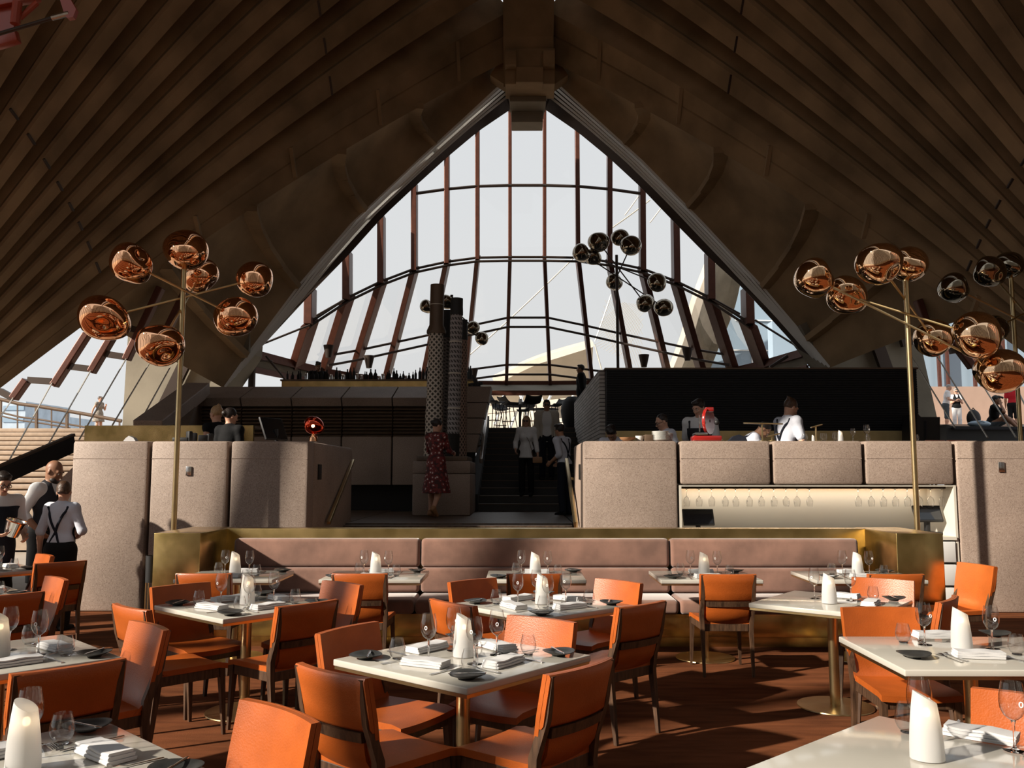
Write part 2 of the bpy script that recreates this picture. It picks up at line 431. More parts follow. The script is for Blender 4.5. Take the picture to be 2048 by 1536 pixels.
def solid_glass():
    m = bpy.data.materials.new('solid_glass'); m.use_nodes = True; nt = m.node_tree; nt.nodes.clear()
    out = nt.nodes.new('ShaderNodeOutputMaterial'); g = nt.nodes.new('ShaderNodeBsdfGlass'); g.inputs['IOR'].default_value = 1.45; g.inputs['Roughness'].default_value = 0.0
    nt.links.new(g.outputs[0], out.inputs[0]); return m
def frosted():
    m = bpy.data.materials.new('frosted_white'); m.use_nodes = True; nt = m.node_tree; nt.nodes.clear()
    out = nt.nodes.new('ShaderNodeOutputMaterial'); a = nt.nodes.new('ShaderNodeMixShader'); b = nt.nodes.new('ShaderNodeMixShader')
    d = nt.nodes.new('ShaderNodeBsdfDiffuse'); t = nt.nodes.new('ShaderNodeBsdfTranslucent'); g = nt.nodes.new('ShaderNodeBsdfGlossy')
    d.inputs[0].default_value = (0.70, 0.70, 0.70, 1); t.inputs[0].default_value = (0.72, 0.72, 0.72, 1); g.inputs['Roughness'].default_value = 0.35
    a.inputs[0].default_value = 0.42; b.inputs[0].default_value = 0.05
    nt.links.new(d.outputs[0], a.inputs[1]); nt.links.new(t.outputs[0], a.inputs[2]); nt.links.new(a.outputs[0], b.inputs[1]); nt.links.new(g.outputs[0], b.inputs[2]); tr = nt.nodes.new('ShaderNodeBsdfTransparent'); e_ = nt.nodes.new('ShaderNodeMixShader'); e_.inputs[0].default_value = 0.06
    nt.links.new(b.outputs[0], e_.inputs[1]); nt.links.new(tr.outputs[0], e_.inputs[2]); nt.links.new(e_.outputs[0], out.inputs[0])
    return m
def brickwall():
    m, nt, bs = nm('rough_white_brick')
    tc = nt.nodes.new('ShaderNodeTexCoord'); mp = nt.nodes.new('ShaderNodeMapping'); mp.inputs['Rotation'].default_value = (0, PI / 2, 0)
    sx = nt.nodes.new('ShaderNodeSeparateXYZ'); cb = nt.nodes.new('ShaderNodeCombineXYZ')
    nt.links.new(tc.outputs['Object'], sx.inputs[0]); nt.links.new(sx.outputs['Y'], cb.inputs['X']); nt.links.new(sx.outputs['Z'], cb.inputs['Y'])
    b = nt.nodes.new('ShaderNodeTexBrick'); b.inputs['Color1'].default_value = (0.62, 0.58, 0.54, 1); b.inputs['Color2'].default_value = (0.46, 0.42, 0.38, 1); b.inputs['Mortar'].default_value = (0.06, 0.05, 0.045, 1)
    b.inputs['Scale'].default_value = 3.0; b.inputs['Mortar Size'].default_value = 0.025; b.inputs['Brick Width'].default_value = 1.6; b.inputs['Row Height'].default_value = 0.22
    nt.links.new(cb.outputs[0], b.inputs['Vector']); nt.links.new(b.outputs['Color'], bs.inputs['Base Color'])
    bs.inputs['Roughness'].default_value = 0.8
    return m
make_materials()
# ------------------------------------------------------------------ the vault
def struct(name, parent=None): return empty(name, kind='structure') if parent is None else None
AX = 0.25
RIDGE = [(24.0, 14.35), (22.9, 15.7), (22.1, 16.7), (21.3, 17.6), (20.5, 18.4), (19.5, 19.2), (18.4, 20.0), (17.1, 20.8), (15.8, 21.5), (14.2, 22.1),
         (12.5, 22.6), (10.6, 23.0), (8.6, 23.3), (6.5, 23.5), (4.3, 23.6), (2.0, 23.6), (-0.5, 23.5), (-3.2, 23.2), (-6.0, 22.6), (-9.0, 21.8)]
def ridge(v):
    v = max(-1, min(len(RIDGE) - 1.001, v))
    if v < 0: return Vector((AX, lerp(24.0, 24.5, -v), lerp(14.35, 13.0, -v)))
    i = max(0, min(len(RIDGE) - 2, int(math.floor(v)))); f = v - i
    a, b = RIDGE[i], RIDGE[i + 1]
    return Vector((AX, lerp(a[0], b[0], f), lerp(a[1], b[1], f)))
def vault(sg, v, u, off=0.0):
    P = Vector((AX + sg * 13.3, 15.0 - 0.10 * (v - 4), 0.0)); Q = ridge(v) + Vector((sg * 0.5, 0, 0))
    c = Q - P; n = Vector((sg, -0.15, 1.0)); n = (n - c * (n.dot(c) / c.length_squared)).normalized()
    return P + c * u + n * (0.03 * c.length * 4 * u * (1 - u) + off)
def rib(sg, k, parent):
    wide = 0.23 if k else 0.42
    prof = [(-0.5, 1), (-0.07, 0.9), (-0.05, 0.2), (-wide, 0.07), (-wide, 0), (wide - 0.02, 0), (wide - 0.02, 0.07), (0.05, 0.2), (0.07, 0.9), (0.5, 1)]
    if k == 0: prof = [(-0.5, 0.0), (-0.02, 0.0), (0.0, 0.10), (0.02, 0.0), (0.34, 0), (0.40, 1), (0.5, 1)]
    m = MB(); us = [0.03 + 0.97 * i / 26 for i in range(27)]
    m.grid([[vault(sg, k + dv, u, o * lerp(0.25, 1.9, u)) for dv, o in prof] for u in us])
    # an outer skin so that the shell has real thickness
    m.grid([[vault(sg, k + dv, u, lerp(0.7, 2.5, u)) for dv in (-0.5, 0.5)] for u in us])
    r = m.build('rib', M['concrete'], parent, smooth=30, fix=False)
    j = MB()
    for u in ((0.36, 0.69) if k else (0.20, 0.34, 0.48, 0.62, 0.76, 0.90)):
        a, b = vault(sg, k - wide * 0.98, u, -0.012), vault(sg, k + (wide - 0.03 if k else 0.33), u, -0.012)
        j.bar(a, b, 0.05 if k else 0.09, 0.03 if k else 0.09)
    j.build('rib_joint', M['bronze'] if k else M['concrete'], r, smooth=0)
ceil_root = empty('ceiling', kind='structure')
for sg in (-1, 1):
    for k in range(0, 19): rib(sg, k, ceil_root)
# ridge beam
m = MB()
for i in range(-1, len(RIDGE) - 1):
    a, b = ridge(i), ridge(i + 1); up = Vector((0, 0, 1))
    m.bar(a + Vector((0, 0, -0.1)), b + Vector((0, 0, -0.1)), 1.42, 0.9, bevel=0.0, ext=-0.012)
rb = m.build('ridge_beam', M['concrete'], ceil_root, smooth=0)
# ridge end: blocks stepping down to the window head
def slab(px0, px1, py0, py1, Y, th=0.8, bev=0.02):
    a, b = at(px0, py1, Y), at(px1, py0, Y)
    return ((a + b) / 2 + Vector((0, th / 2, 0)), (b.x - a.x, th, b.z - a.z), bev)
def blocks(name, mat, spec, parent=None, kind='structure'):
    m = MB()
    for s in spec:
        c, size, bev = slab(*s); m.box(c, size, bevel=bev)
    o = m.build(name, mat, parent, smooth=0)
    if kind and parent is None: o['kind'] = kind
    return o
blocks('trim_1', M['concrete'], [(1010, 1110, 96, 168, 23.6, 1.0), (1010, 1033, 100, 130, 23.3, 0.5), (1086, 1110, 100, 130, 23.3, 0.5), (1032, 1087, 133, 164, 23.45, 0.5)])
blocks('trim_2', M['concrete_lt'], [(1017, 1095, 168, 179, 24.2, 0.8), (1018, 1093, 180, 186, 24.3, 0.8), (1019, 1092, 187, 203, 24.4, 0.8), (1021, 1089, 206, 212, 24.9, 0.7), (1022, 1088, 213, 220, 25.0, 0.7), (1023, 1086, 221, 244, 25.1, 0.7)])
# ------------------------------------------------------------------ arch, side shells and piers
OUT = {-1: [(1009, 160), (919, 243), (837, 318), (700, 448), (599, 567), (497, 704), (447, 776)], 1: [(1108, 160), (1200, 243), (1286, 321), (1403, 440), (1524, 570), (1610, 672), (1661, 735)]}
INN = {-1: [(1021, 219), (956, 263), (895, 314), (831, 372), (765, 434), (696, 511), (625, 584), (517, 701)], 1: [(1090, 219), (1154, 263), (1216, 314), (1281, 374), (1348, 444), (1416, 513), (1488, 578), (1598, 699)]}
def archY(t): return lerp(25.0, 22.3, t)
def arch(sg, t, dz=0.0):
    p = OUT[sg]; q = t * (len(p) - 1); i = min(int(q), len(p) - 2); f = q - i
    return at(lerp(p[i][0], p[i + 1][0], f), lerp(p[i][1], p[i + 1][1], f), archY(t) + dz)
def inner(sg, t, dz=1.0):
    p = INN[sg]; q = t * (len(p) - 1); i = min(int(q), len(p) - 2); f = q - i
    return at(lerp(p[i][0], p[i + 1][0], f), lerp(p[i][1], p[i + 1][1], f), archY(t) + dz)
UE = 0.335
for sg, wn in ((-1, 'wall_upper_left'), (1, 'wall_upper_right')):
    m = MB(); rows = []
    for i in range(25):
        t = i / 24; row = []
        e = vault(sg, -0.42, 1 - t * (1 - UE), 0.02); a = arch(sg, t)
        for jx in range(9):
            s = jx / 8; p = e.lerp(a, s)
            p += Vector((sg * 0.9, 0.5, 0.5)) * (4 * s * (1 - s)) * 0.35
            row.append(p)
        rows.append(row)
    m.grid(rows, thick=lambda p, i, j, sg=sg: p + Vector((sg * 0.35, 0.0, 0.45)))
    w = m.build(wn, M['concrete'], smooth=40); w['kind'] = 'structure'
    st = MB()                                   # raised bands across the side shell
    for t in (0.27, 0.47, 0.68, 0.86):
        e = vault(sg, -0.42, 1 - t * (1 - UE), 0.0); a = arch(sg, t)
        pts = [e.lerp(a, s) + Vector((sg * 0.9, 0.5, 0.5)) * (4 * s * (1 - s)) * 0.35 for s in (0.0, 0.25, 0.5, 0.75, 0.98)]
        for p, q in zip(pts, pts[1:]): st.bar(p, q, 0.45, 0.16)
    st.build('shell_band', M['concrete'], w, smooth=0)
    # the bundled strips of the arch, one rail each
    for s in range(5):
        b = MB(); n = 24
        for i in range(n):
            p, q = [arch(sg, tt).lerp(inner(sg, tt), 0.04 + s * 0.125) for tt in (i / n, (i + 1) / n)]
            b.bar(p, q, 0.042, 0.06, ext=0.01)
        b.build('arch_strip', M['white'], w, smooth=0)
    b = MB(); n = 24; cols = []
    for i in range(n + 1):
        t = i / n; A, B = arch(sg, t, 0.25), inner(sg, t, 0.9)
        cols.append([A.lerp(B, 0.0), A.lerp(B, 0.55), B])
    b.grid(cols, thick=(0, 0.25, 0.12))
    b.build('arch_soffit', M['bronze'], w, smooth=0)
def pier(name, poly, Y, mat, th=1.2):
    m = MB(); m.prism([at(x, y, Y) for x, y in poly], (0, th, 0))
    o = m.build(name, mat, smooth=0); o['kind'] = 'structure'; return o
pier('wall_pier_left', [(256, 668), (300, 560), (500, 660), (497, 704), (447, 778), (395, 790), (330, 862), (244, 862)], 22.6, M['concrete_lt'])
pier('wall_pier_right', [(1842, 690), (1790, 560), (1600, 650), (1612, 672), (1661, 738), (1700, 780), (1770, 880), (1884, 880)], 22.6, M['concrete_lt'])
# dark flanges on the piers and the slots between them
def beam(name, pts, Y, w, d, mat, parent=None, kind='structure'):
    m = MB(); P = [at(x, y, YY) for (x, y), YY in zip(pts, Y if isinstance(Y, (list, tuple)) else [Y] * len(pts))]
    for a, b in zip(P, P[1:]): m.bar(a, b, w, d, ext=0.02)
    o = m.build(name, mat, parent, smooth=0)
    if parent is None: o['kind'] = kind
    return o
beam('trim_3', [(405, 655), (320, 830)], 22.4, 0.14, 0.3, M['bronze'])
beam('trim_4', [(1722, 600), (1772, 738)], 22.4, 0.16, 0.3, M['bronze'])
beam('trim_5', [(1745, 655), (1790, 648)], 22.4, 0.10, 0.2, M['bronze'])
beam('trim_6', [(1790, 600), (1815, 690)], 22.4, 0.16, 0.3, M['bronze'])
# ------------------------------------------------------------------ side windows: red mullions, sills and stay cables
def side_window(name, mull, sills, cables, Y, label):
    root = empty(name, at(*mull[0][0], Y), kind='structure')
    off = -root.location
    for a, b in mull:
        m = MB(); A, B = at(*a, Y), at(*b, Y)
        m.bar(A + off, B + off, 0.22, 0.15, bevel=0.02)
        m.build('mullion', M['redbronze'], root, smooth=0)
    for a, b in sills:
        m = MB(); m.bar(at(*a, Y) + off, at(*b, Y) + off, 0.12, 0.14); m.build('sill', M['bronze'], root, smooth=0)
    for a, b in cables:
        m = MB(); m.tube([at(*a, Y - 0.1) + off, at(*b, Y - 4.0) + off], 0.016, n=6); m.build('stay_cable', M['cable'], root)
    return root
side_window('window_1', [((175, 668), (108, 772)), ((236, 655), (183, 745)), ((322, 575), (253, 720)), ((376, 575), (335, 660)), ((54, 760), (27, 798))],
            [((57, 760), (104, 763)), ((138, 733), (181, 738)), ((212, 708), (250, 714)), ((255, 655), (300, 668)), ((0, 782), (26, 796))],
            [((104, 766), (-6, 965)), ((181, 742), (70, 935)), ((252, 718), (158, 880)), ((298, 728), (225, 850)), ((340, 735), (278, 848)), ((26, 796), (-10, 850))], 19.5, 'left')
side_window('window_2', [((1882, 650), (1945, 735)), ((1835, 600), (1870, 700)), ((1990, 690), (2015, 735))],
            [((1900, 702), (1925, 698)), ((1945, 735), (1975, 728)), ((2015, 735), (2050, 728))],
            [((1815, 700), (1910, 855)), ((1870, 706), (1975, 875)), ((1945, 738), (2032, 875)), ((2015, 740), (2060, 830))], 19.5, 'right')
# ------------------------------------------------------------------ great glass wall
KINK = {0: 518, 1: 519, 2: 527, 3: 541, 4: 566, 5: 599, 6: 648}
MUL = {-1: [(1020, 1020, 1013), (955, 955, 930), (894, 894, 845), (829, 829, 772), (763, 763, 705), (695, 695, 649), (621, 620, 593)],
       1: [(1089, 1089, 1100), (1154, 1156, 1184), (1219, 1219, 1263), (1284, 1285, 1338), (1350, 1352, 1406), (1419, 1420, 1467), (1494, 1496, 1526)]}
TOP = {0: 219, 1: 263, 2: 314, 3: 374, 4: 440, 5: 512, 6: 585}
ringY = lambda i: 32 - 8.2 * (i / 7.3) ** 2
kinkY = lambda i: 27.5 - 3.2 * (i / 7.0) ** 2
RINGZ = 5.0
def ringpt(sg, i):
    x = MUL[sg][i][2]; y = ringY(i); p = at(x, 740, y); return Vector((p.x, y, RINGZ))
def mull_pts(sg, i):
    a, b, c = MUL[sg][i]
    yk = kinkY(i)
    return [at(a, TOP[i] - 6, yk), at(b, KINK[i], yk), ringpt(sg, i)]
gw = empty('window_3', (AX, 27, 5), kind='structure'); go = -gw.location
order = [(-1, i) for i in range(6, -1, -1)] + [(1, i) for i in range(7)]
for sg, i in order:
    p = [q + go for q in mull_pts(sg, i)]
    m = MB()
    side = Vector((0, 1, 0))
    for a, b in zip(p, p[1:]):
        m.bar(a, b, 0.115 + 0.02 * i, 0.34 + 0.05 * i, bevel=0.015, up=(0, -1, 0.0), ext=0.04)
    m.build('mullion', M['redbronze'], gw, smooth=0)
for (s0, i0), (s1, i1) in zip(order, order[1:]):
    A, B = mull_pts(s0, i0), mull_pts(s1, i1)
    d = Vector((0, 0.15, 0))
    m = MB(); m.grid([[a + go + d for a in A], [b + go + d for b in B]]); m.build('glass_pane', M['window'], gw, smooth=0)
    # lintel box at the head of each bay
    m = MB(); m.bar(A[0] + go + Vector((0, -0.1, 0.0)), B[0] + go + Vector((0, -0.1, 0.0)), 0.25, 0.10); m.build('head_trim', M['concrete_lt'], gw, smooth=0)
def tie(fr, py_fn, seg, r=0.035, skip=0):       # horizontal tie rods between neighbouring mullions
    for (s0, i0), (s1, i1) in zip(order, order[1:]):
        if max(i0, i1) > skip: continue
        A, B = mull_pts(s0, i0), mull_pts(s1, i1)
        ya = A[seg].lerp(A[seg + 1], fr(i0)); yb = B[seg].lerp(B[seg + 1], fr(i1))
        for dz in py_fn:
            m = MB(); m.tube([ya + go + Vector((0, -0.15, dz)), yb + go + Vector((0, -0.15, dz))], r, n=8); m.build('tie_rod', M['bronze'], gw)
tie(lambda i: (378 + 4 * i * i * 0.5 - TOP[i]) / (KINK[i] - TOP[i]), (0.0,), 0, 0.05, 3)
tie(lambda i: 0.995, (0.0, -0.12), 0, 0.04, 6)
tie(lambda i: 0.44 + 0.065 * i, (0.0, -0.32), 1, 0.04, 5)
tie(lambda i: min(0.97, 0.83 + 0.05 * i), (0.0, -0.35), 1, 0.04, 2)
# the lower ring and its sloping underside
ends = [Vector((at(500, 705, 23.8).x, 23.8, RINGZ))] + [ringpt(*o) for o in order] + [Vector((at(1612, 703, 23.8).x, 23.8, RINGZ))]
n_ = len(ends)
m = MB()
for a, b in zip(ends, ends[1:]): m.bar(a + go, b + go, 0.30, 0.22, ext=0.03)
m.build('ring_beam', M['redbronze'], gw, smooth=0)
m = MB(); rows = []
for i, p in enumerate(ends):
    w = 0.9 * math.sin(PI * i / (n_ - 1)) ** 0.35 + 0.05
    rows.append([p + go + Vector((0, -0.1, -0.12)), p + go + Vector((0, -w, -0.42))])
m.grid(rows, thick=(0, 0, 0.1)); m.build('soffit_panel', M['tanleather'] if False else M['concrete_lt'], gw, smooth=0)
m = MB()
for i in range(n_ - 1):
    a, b = rows[i][1], rows[i + 1][1]; m.bar(a, b, 0.07, 0.16, ext=0.02)
m.build('soffit_edge', M['redbronze'], gw, smooth=0)
# small posts and stays under the ring
for a, b, r in (((505, 706), (503, 778), 0.10), ((532, 712), (572, 762), 0.03), ((497, 722), (545, 722), 0.015), ((1575, 712), (1540, 735), 0.05)):
    m = MB(); m.tube([at(*a, 23.9) + go, at(*b, 23.9) + go], r, n=8); m.build('stay', M['bronze'], gw)
for a, b in (((520, 690), (620, 650)), ((632, 632), (688, 600)), ((1590, 690), (1510, 640)), ((1480, 628), (1430, 600))):
    m = MB(); m.tube([at(*a, 24.2) + go, at(*b, 24.6) + go], 0.03, n=8); m.build('stay', M['bronze'], gw)
for px, py in ((657, 716), (738, 737), (947, 760), (1375, 722), (1288, 735)):
    m = MB(); p = at(px, py - 4, 25.5 if abs(px - 1055) > 200 else 30) + go; m.lathe([(0.0, -0.05), (0.08, -0.05), (0.16, 0.32), (0.0, 0.32)], p, n=12); m.build('spotlight', M['bronze'], gw)

pier('trim_8', [(980, 150), (1014, 100), (1014, 172)], 24.35, M['concrete'], 0.5)
pier('trim_9', [(1136, 150), (1104, 100), (1104, 172)], 24.35, M['concrete'], 0.5)

pier('trim_10', [(1003, 155), (1024, 224), (1034, 224), (1034, 160)], 25.3, M['bronze'], 0.3)
pier('trim_11', [(1114, 155), (1086, 224), (1078, 224), (1078, 160)], 25.3, M['bronze'], 0.3)
# ------------------------------------------------------------------ floors and granite walls
def sbox(name, lo, hi, mat, parent=None, bevel=0.0, kind='structure', smooth=35):
    lo, hi = Vector(lo), Vector(hi); m = MB(); m.box((0, 0, 0), hi - lo, bevel=bevel)
    o = m.build(name, mat, parent, smooth=smooth, loc=(lo + hi) / 2)
    if kind and parent is None: o['kind'] = kind
    return o
sbox('floor', (-16, -9, -0.2), (16, 12.0, 0), M['carpet'])
sbox('floor_paving', (-60, -60, -0.6), (60, 90, -0.25), M['paving'])
LZ = 0.95
sbox('floor_landing', (-2.66, 13.45, LZ - 0.2), (0.80, 17.75, LZ), M['timber'])
for i in range(6):
    sbox('stair_step', (-2.64, 11.95 + 0.25 * i, LZ * i / 6.0 - 0.02), (0.78, 13.5, LZ * (i + 1) / 6.0 - 0.001 - (0.02 if i == 5 else 0)), M['timber'])
sbox('floor_reception', (-6.2, 11.35, LZ - 0.2), (-2.68, 18.4, LZ), M['timber'])
sbox('floor_kitchen', (0.82, 11.35, LZ - 0.2), (9.5, 24.0, LZ), M['stair'])
WZ = at(400, 882, 11.0).z
def granite(name, x0, x1, y0=11.0, y1=11.34, z0=0.0, z1=None, bevel=0.035, mat=None):
    return sbox(name, (x0, y0, z0), (x1, y1, z1 if z1 is not None else WZ), mat or M['granite'], bevel=bevel)
def px_x(px, Y): return at(px, 950, Y).x
LX = [px_x(p, 11.0) for p in (139, 297, 457, 619)]
for i in range(3): granite('wall_left', LX[i] + 0.022, LX[i + 1] - 0.022)
sbox('wall_left_core', (LX[0] + 0.1, 11.2, 0.02), (LX[3] - 0.1, 11.32, WZ - 0.04), M['void'])
granite('wall_left_return', LX[3] - 0.36, LX[3] - 0.022, 11.345, 13.9)
RX = [px_x(p, 11.0) for p in (1165, 1358, 1545, 1730, 1912, 2110, 2300)]
NZ = at(1500, 969, 11.0).z
granite('wall_right', RX[0] + 0.01, RX[1] - 0.02)
for i in (1, 2, 3): granite('wall_right', RX[i] + 0.02, RX[i + 1] - 0.02, z0=NZ)
granite('wall_right', RX[4] + 0.02, RX[5] - 0.02); granite('wall_right', RX[5] + 0.02, RX[6] - 0.02)
sbox('wall_right_core', (RX[1] - 0.1, 11.24, NZ + 0.03), (RX[4] + 0.1, 11.33, WZ - 0.04), M['void'])
granite('wall_right_return', RX[0] + 0.01, RX[0] + 0.33, 11.345, 12.9)
# fine construction joint across the panels
jz = at(400, 917, 11.0).z
for k, (a, b) in enumerate(((LX[0], LX[1]), (LX[1], LX[2]), (LX[2], LX[3]), (RX[0], RX[1]), (RX[1], RX[2]), (RX[2], RX[3]), (RX[3], RX[4]), (RX[4], RX[5]))):
    sbox('trim_%d' % (10 + k), (a + 0.03, 10.997, jz - 0.004), (b - 0.03, 11.01, jz + 0.004), M['granite_coarse'], smooth=0)
# ------------------------------------------------------------------ the lit niche in the servery wall
ni = empty('wall_niche', (0, 11, 0), kind='structure')
def nbox(name, lo, hi, mat, **k):
    lo, hi = Vector(lo) - Vector((0, 11, 0)), Vector(hi) - Vector((0, 11, 0)); return sbox(name, lo, hi, mat, parent=ni, **k)
n0, n1 = RX[1], RX[4]
ntop = at(1500, 973, 11.0).z; nbot = 0.92
nbox('back_panel', (n0, 11.75, 0.0), (n1, 11.8, NZ), M['cream'])
nbox('side_panel', (n0, 11.02, 0.0), (n0 + 0.03, 11.75, NZ - 0.01), M['cream'])
nbox('side_panel', (n1 - 0.03, 11.02, 0.0), (n1, 11.75, NZ - 0.01), M['cream'])
nbox('top_panel', (n0 + 0.03, 11.02, ntop), (n1 - 0.03, 11.75, NZ - 0.012), M['cream'])
nbox('counter', (n0 + 0.03, 11.0, nbot - 0.04), (n1 - 0.03, 11.75, nbot), M['cream'])
m = MB(); m.box((0, 0, 0), (n1 - n0 - 0.2, 0.03, 0.012)); m.build('strip_light', M['warm'], ni, loc=((n0 + n1) / 2, 0.66, ntop - 0.012))
for j in range(3):
    zt = nbot - 0.06 - j * 0.28
    nbox('drawer', (n1 - 0.62, 11.0, zt - 0.25), (n1 - 0.05, 11.3, zt), M['white'], bevel=0.006)
# hanging glass racks
for i in range(2): nbox('rack_rail', (n0 + 0.06, 11.16 + i * 0.24, ntop - 0.03), (n1 - 0.06, 11.19 + i * 0.24, ntop - 0.004), M['bronze'])
# lights inside the niche
la = bpy.data.lights.new('niche_light', 'AREA'); la.shape = 'RECTANGLE'; la.size = n1 - n0 - 0.3; la.size_y = 0.05; la.energy = 7; la.color = (1, 0.93, 0.82)
lo = bpy.data.objects.new('niche_light', la); COL.objects.link(lo); lo.location = ((n0 + n1) / 2, 11.6, ntop - 0.03)
# ------------------------------------------------------------------ handrails by the lower steps
def handrail(name, pts, r, mat, label, posts=(), kind=None, flat=None):
    o = empty(name, pts[0], label=label, cat='handrail')
    off = -Vector(pts[0]); m = MB(); P = [Vector(p) + off for p in pts]
    if flat:
        for a, b in zip(P, P[1:]): m.bar(a, b, flat[0], flat[1], bevel=0.008)
    else: m.tube(P, r, n=10)
    m.build('rail', mat, o)
    for a, b in posts:
        m = MB(); m.bar(Vector(a) + off, Vector(b) + off, 0.035, 0.035); m.build('bracket', mat, o)
    return o
a, b = at(706, 921, 13.85), at(657, 1046, 12.0)
handrail('handrail', [a, b], 0.03, M['brass_pole'], 'bronze handrail sloping down beside the reception wall', [(a + Vector((0, -0.2, -0.1)), a + Vector((-0.12, -0.2, -0.12)))], flat=(0.05, 0.05))
a, b = at(1133, 921, 13.6), at(1152, 1050, 11.75)
handrail('handrail', [a, b], 0.03, M['brass_pole'], 'bronze handrail sloping down beside the servery wall', [(a.lerp(b, 0.3), a.lerp(b, 0.3) + Vector((0.08, 0, -0.02)))], flat=(0.05, 0.09))
# recessed slots and switch plates
def plate(name, px0, px1, py0, py1, Y, mat, label, cat, th=0.02):
    c, size, _ = slab(px0, px1, py0, py1, Y, th); m = MB(); m.box((0, 0, 0), size, bevel=0.004)
    return tag(m.build(name, mat, loc=c), label, cat)
plate('switch_plate', 371, 383, 933, 951, 10.985, M['steel'], 'small grey switch plate on the middle granite panel by the pole lamp', 'switch plate')
plate('switch_plate', 1998, 2009, 924, 944, 10.985, M['steel'], 'small grey switch plate on the granite panel beyond the lit niche', 'switch plate')
def side_slot(x, y0, z0, label):
    m = MB(); m.box((0, 0, 0), (0.02, 0.17, 0.2), bevel=0.004); return tag(m.build('wall_slot', M['void'], loc=(x, y0, z0)), label, 'step light')
p = at(633, 946, 11.35); side_slot(LX[3] - 0.015, 11.62, 1.72, 'dark recessed slot in the end of the reception wall')
side_slot(RX[0] + 0.003, 11.55, 1.72, 'dark recessed slot in the end of the servery wall')
# ------------------------------------------------------------------ banquette
BY0, BY1 = 8.72, 9.55
bx = [px_x(313, 8.6), px_x(405, 8.6), px_x(1787, 8.6), px_x(1880, 8.6)]
bq = empty('banquette', (AX, 9.2, 0), label='long brass and mauve velvet banquette below the granite walls', cat='banquette')
bo = -Vector((AX, 9.2, 0))
def bbox(name, lo, hi, mat, bevel=0.0, par=None):
    lo, hi = Vector(lo) + bo, Vector(hi) + bo; m = MB(); m.box((0, 0, 0), hi - lo, bevel=bevel, seg=3); return m.build(name, mat, par or bq, loc=(lo + hi) / 2)
bt = at(1050, 1056, 9.5).z
bbox('kickboard', (bx[1], 8.78, 0.10), (bx[2], 9.3, 0.325), M['brass'], 0.004)
bbox('plinth', (bx[1], 8.84, 0.0), (bx[2], 9.3, 0.10), M['brass'])
bbox('back_panel', (bx[1] - 0.02, 9.38, 0.0), (bx[2] + 0.02, 9.62, bt), M['brass'], 0.004)
bbox('end_panel', (bx[0], 8.6, 0.0), (bx[1], 9.62, bt + 0.004), M['brass'], 0.006)
bbox('end_panel', (bx[2], 8.6, 0.0), (bx[3], 9.62, bt + 0.004), M['brass'], 0.006)
sx_ = [bx[1] + 0.12, px_x(842, 9.2), px_x(1338, 9.2), bx[2] - 0.12]
def cushion(name, x0, x1, y0, y1, z0, z1, lean=0.0):
    m = MB(); M2 = Matrix.Rotation(R(lean), 3, 'X')
    m.box((0, 0, 0), (x1 - x0 - 0.012, y1 - y0, z1 - z0), bevel=0.04, seg=4, M=M2)
    return m.build(name, M['velvet'], bq, smooth=50, loc=Vector(((x0 + x1) / 2, (y0 + y1) / 2, (z0 + z1) / 2)) + bo)
for i in range(3):
    cushion('seat_cushion', sx_[i] - (0.1 if i == 0 else 0), sx_[i + 1] + (0.1 if i == 2 else 0), 8.72, 9.3, 0.325, 0.465)
    cushion('lower_back_cushion', sx_[i], sx_[i + 1], 9.2, 9.36, 0.47, 0.725, -2)
    cushion('upper_back_cushion', sx_[i], sx_[i + 1], 9.22, 9.39, 0.725, bt - 0.095, -3)
# ------------------------------------------------------------------ upper bar block, louvres, stairs
Y1 = 18.5
def zrow(py, Y): return at(1040, py, Y).z
xs = [px_x(p, Y1) for p in (345, 478, 580, 681, 783, 884)]
z_t, z_c, z_l, z_b = zrow(773, Y1 + 0.9), zrow(812, Y1), zrow(873, Y1), zrow(970, Y1)
for i in range(5):
    x0, x1 = xs[i] + 0.015, xs[i + 1] - 0.015
    m = MB(); m.prism([(x0, Y1, z_c), (x0, Y1 - 0.10, z_c + 0.17), (x0, Y1 + 0.9, z_t), (x0, Y1 + 1.3, z_t), (x0, Y1 + 1.3, z_c)], (x1 - x0, 0, 0))
    o = m.build('wall_parapet', M['granite_coarse'], smooth=0); o['kind'] = 'structure'
    m = MB(); m.box(((x0 + x1) / 2, Y1 + 0.15, (z_l + z_b) / 2), (x1 - x0, 0.3, z_l - z_b), bevel=0.02)
    o = m.build('wall_lower', M['granite_coarse']); o['kind'] = 'structure'
    lv = empty('wall_louvre', ((x0 + x1) / 2, Y1 + 0.1, z_l), kind='structure')
    for j in range(9):
        zz = z_l + (j + 0.5) * (z_c - z_l) / 9
        m = MB(); m.box((0, 0, zz - z_l), (x1 - x0, 0.14, 0.028), M=Matrix.Rotation(R(28), 3, 'X')); m.build('louvre_blade', M['louvre'], lv, smooth=0)
sbox('wall_back_louvre', (xs[0], Y1 + 0.4, z_b - 0.6), (xs[5] + 0.6, Y1 + 0.6, z_c), M['void'])
sbox('wall_void_shade', (-2.7, Y1 + 0.62, LZ - 0.6), (-0.9, Y1 + 0.7, z_b + 0.2), M['void'])  # near-black wall, its colour standing in for the shade of the void
sbox('floor_bar', (px_x(345, 19.5), Y1 + 1.3, z_c - 0.6), (-0.95, 24.5, 2.95), M['stair'])
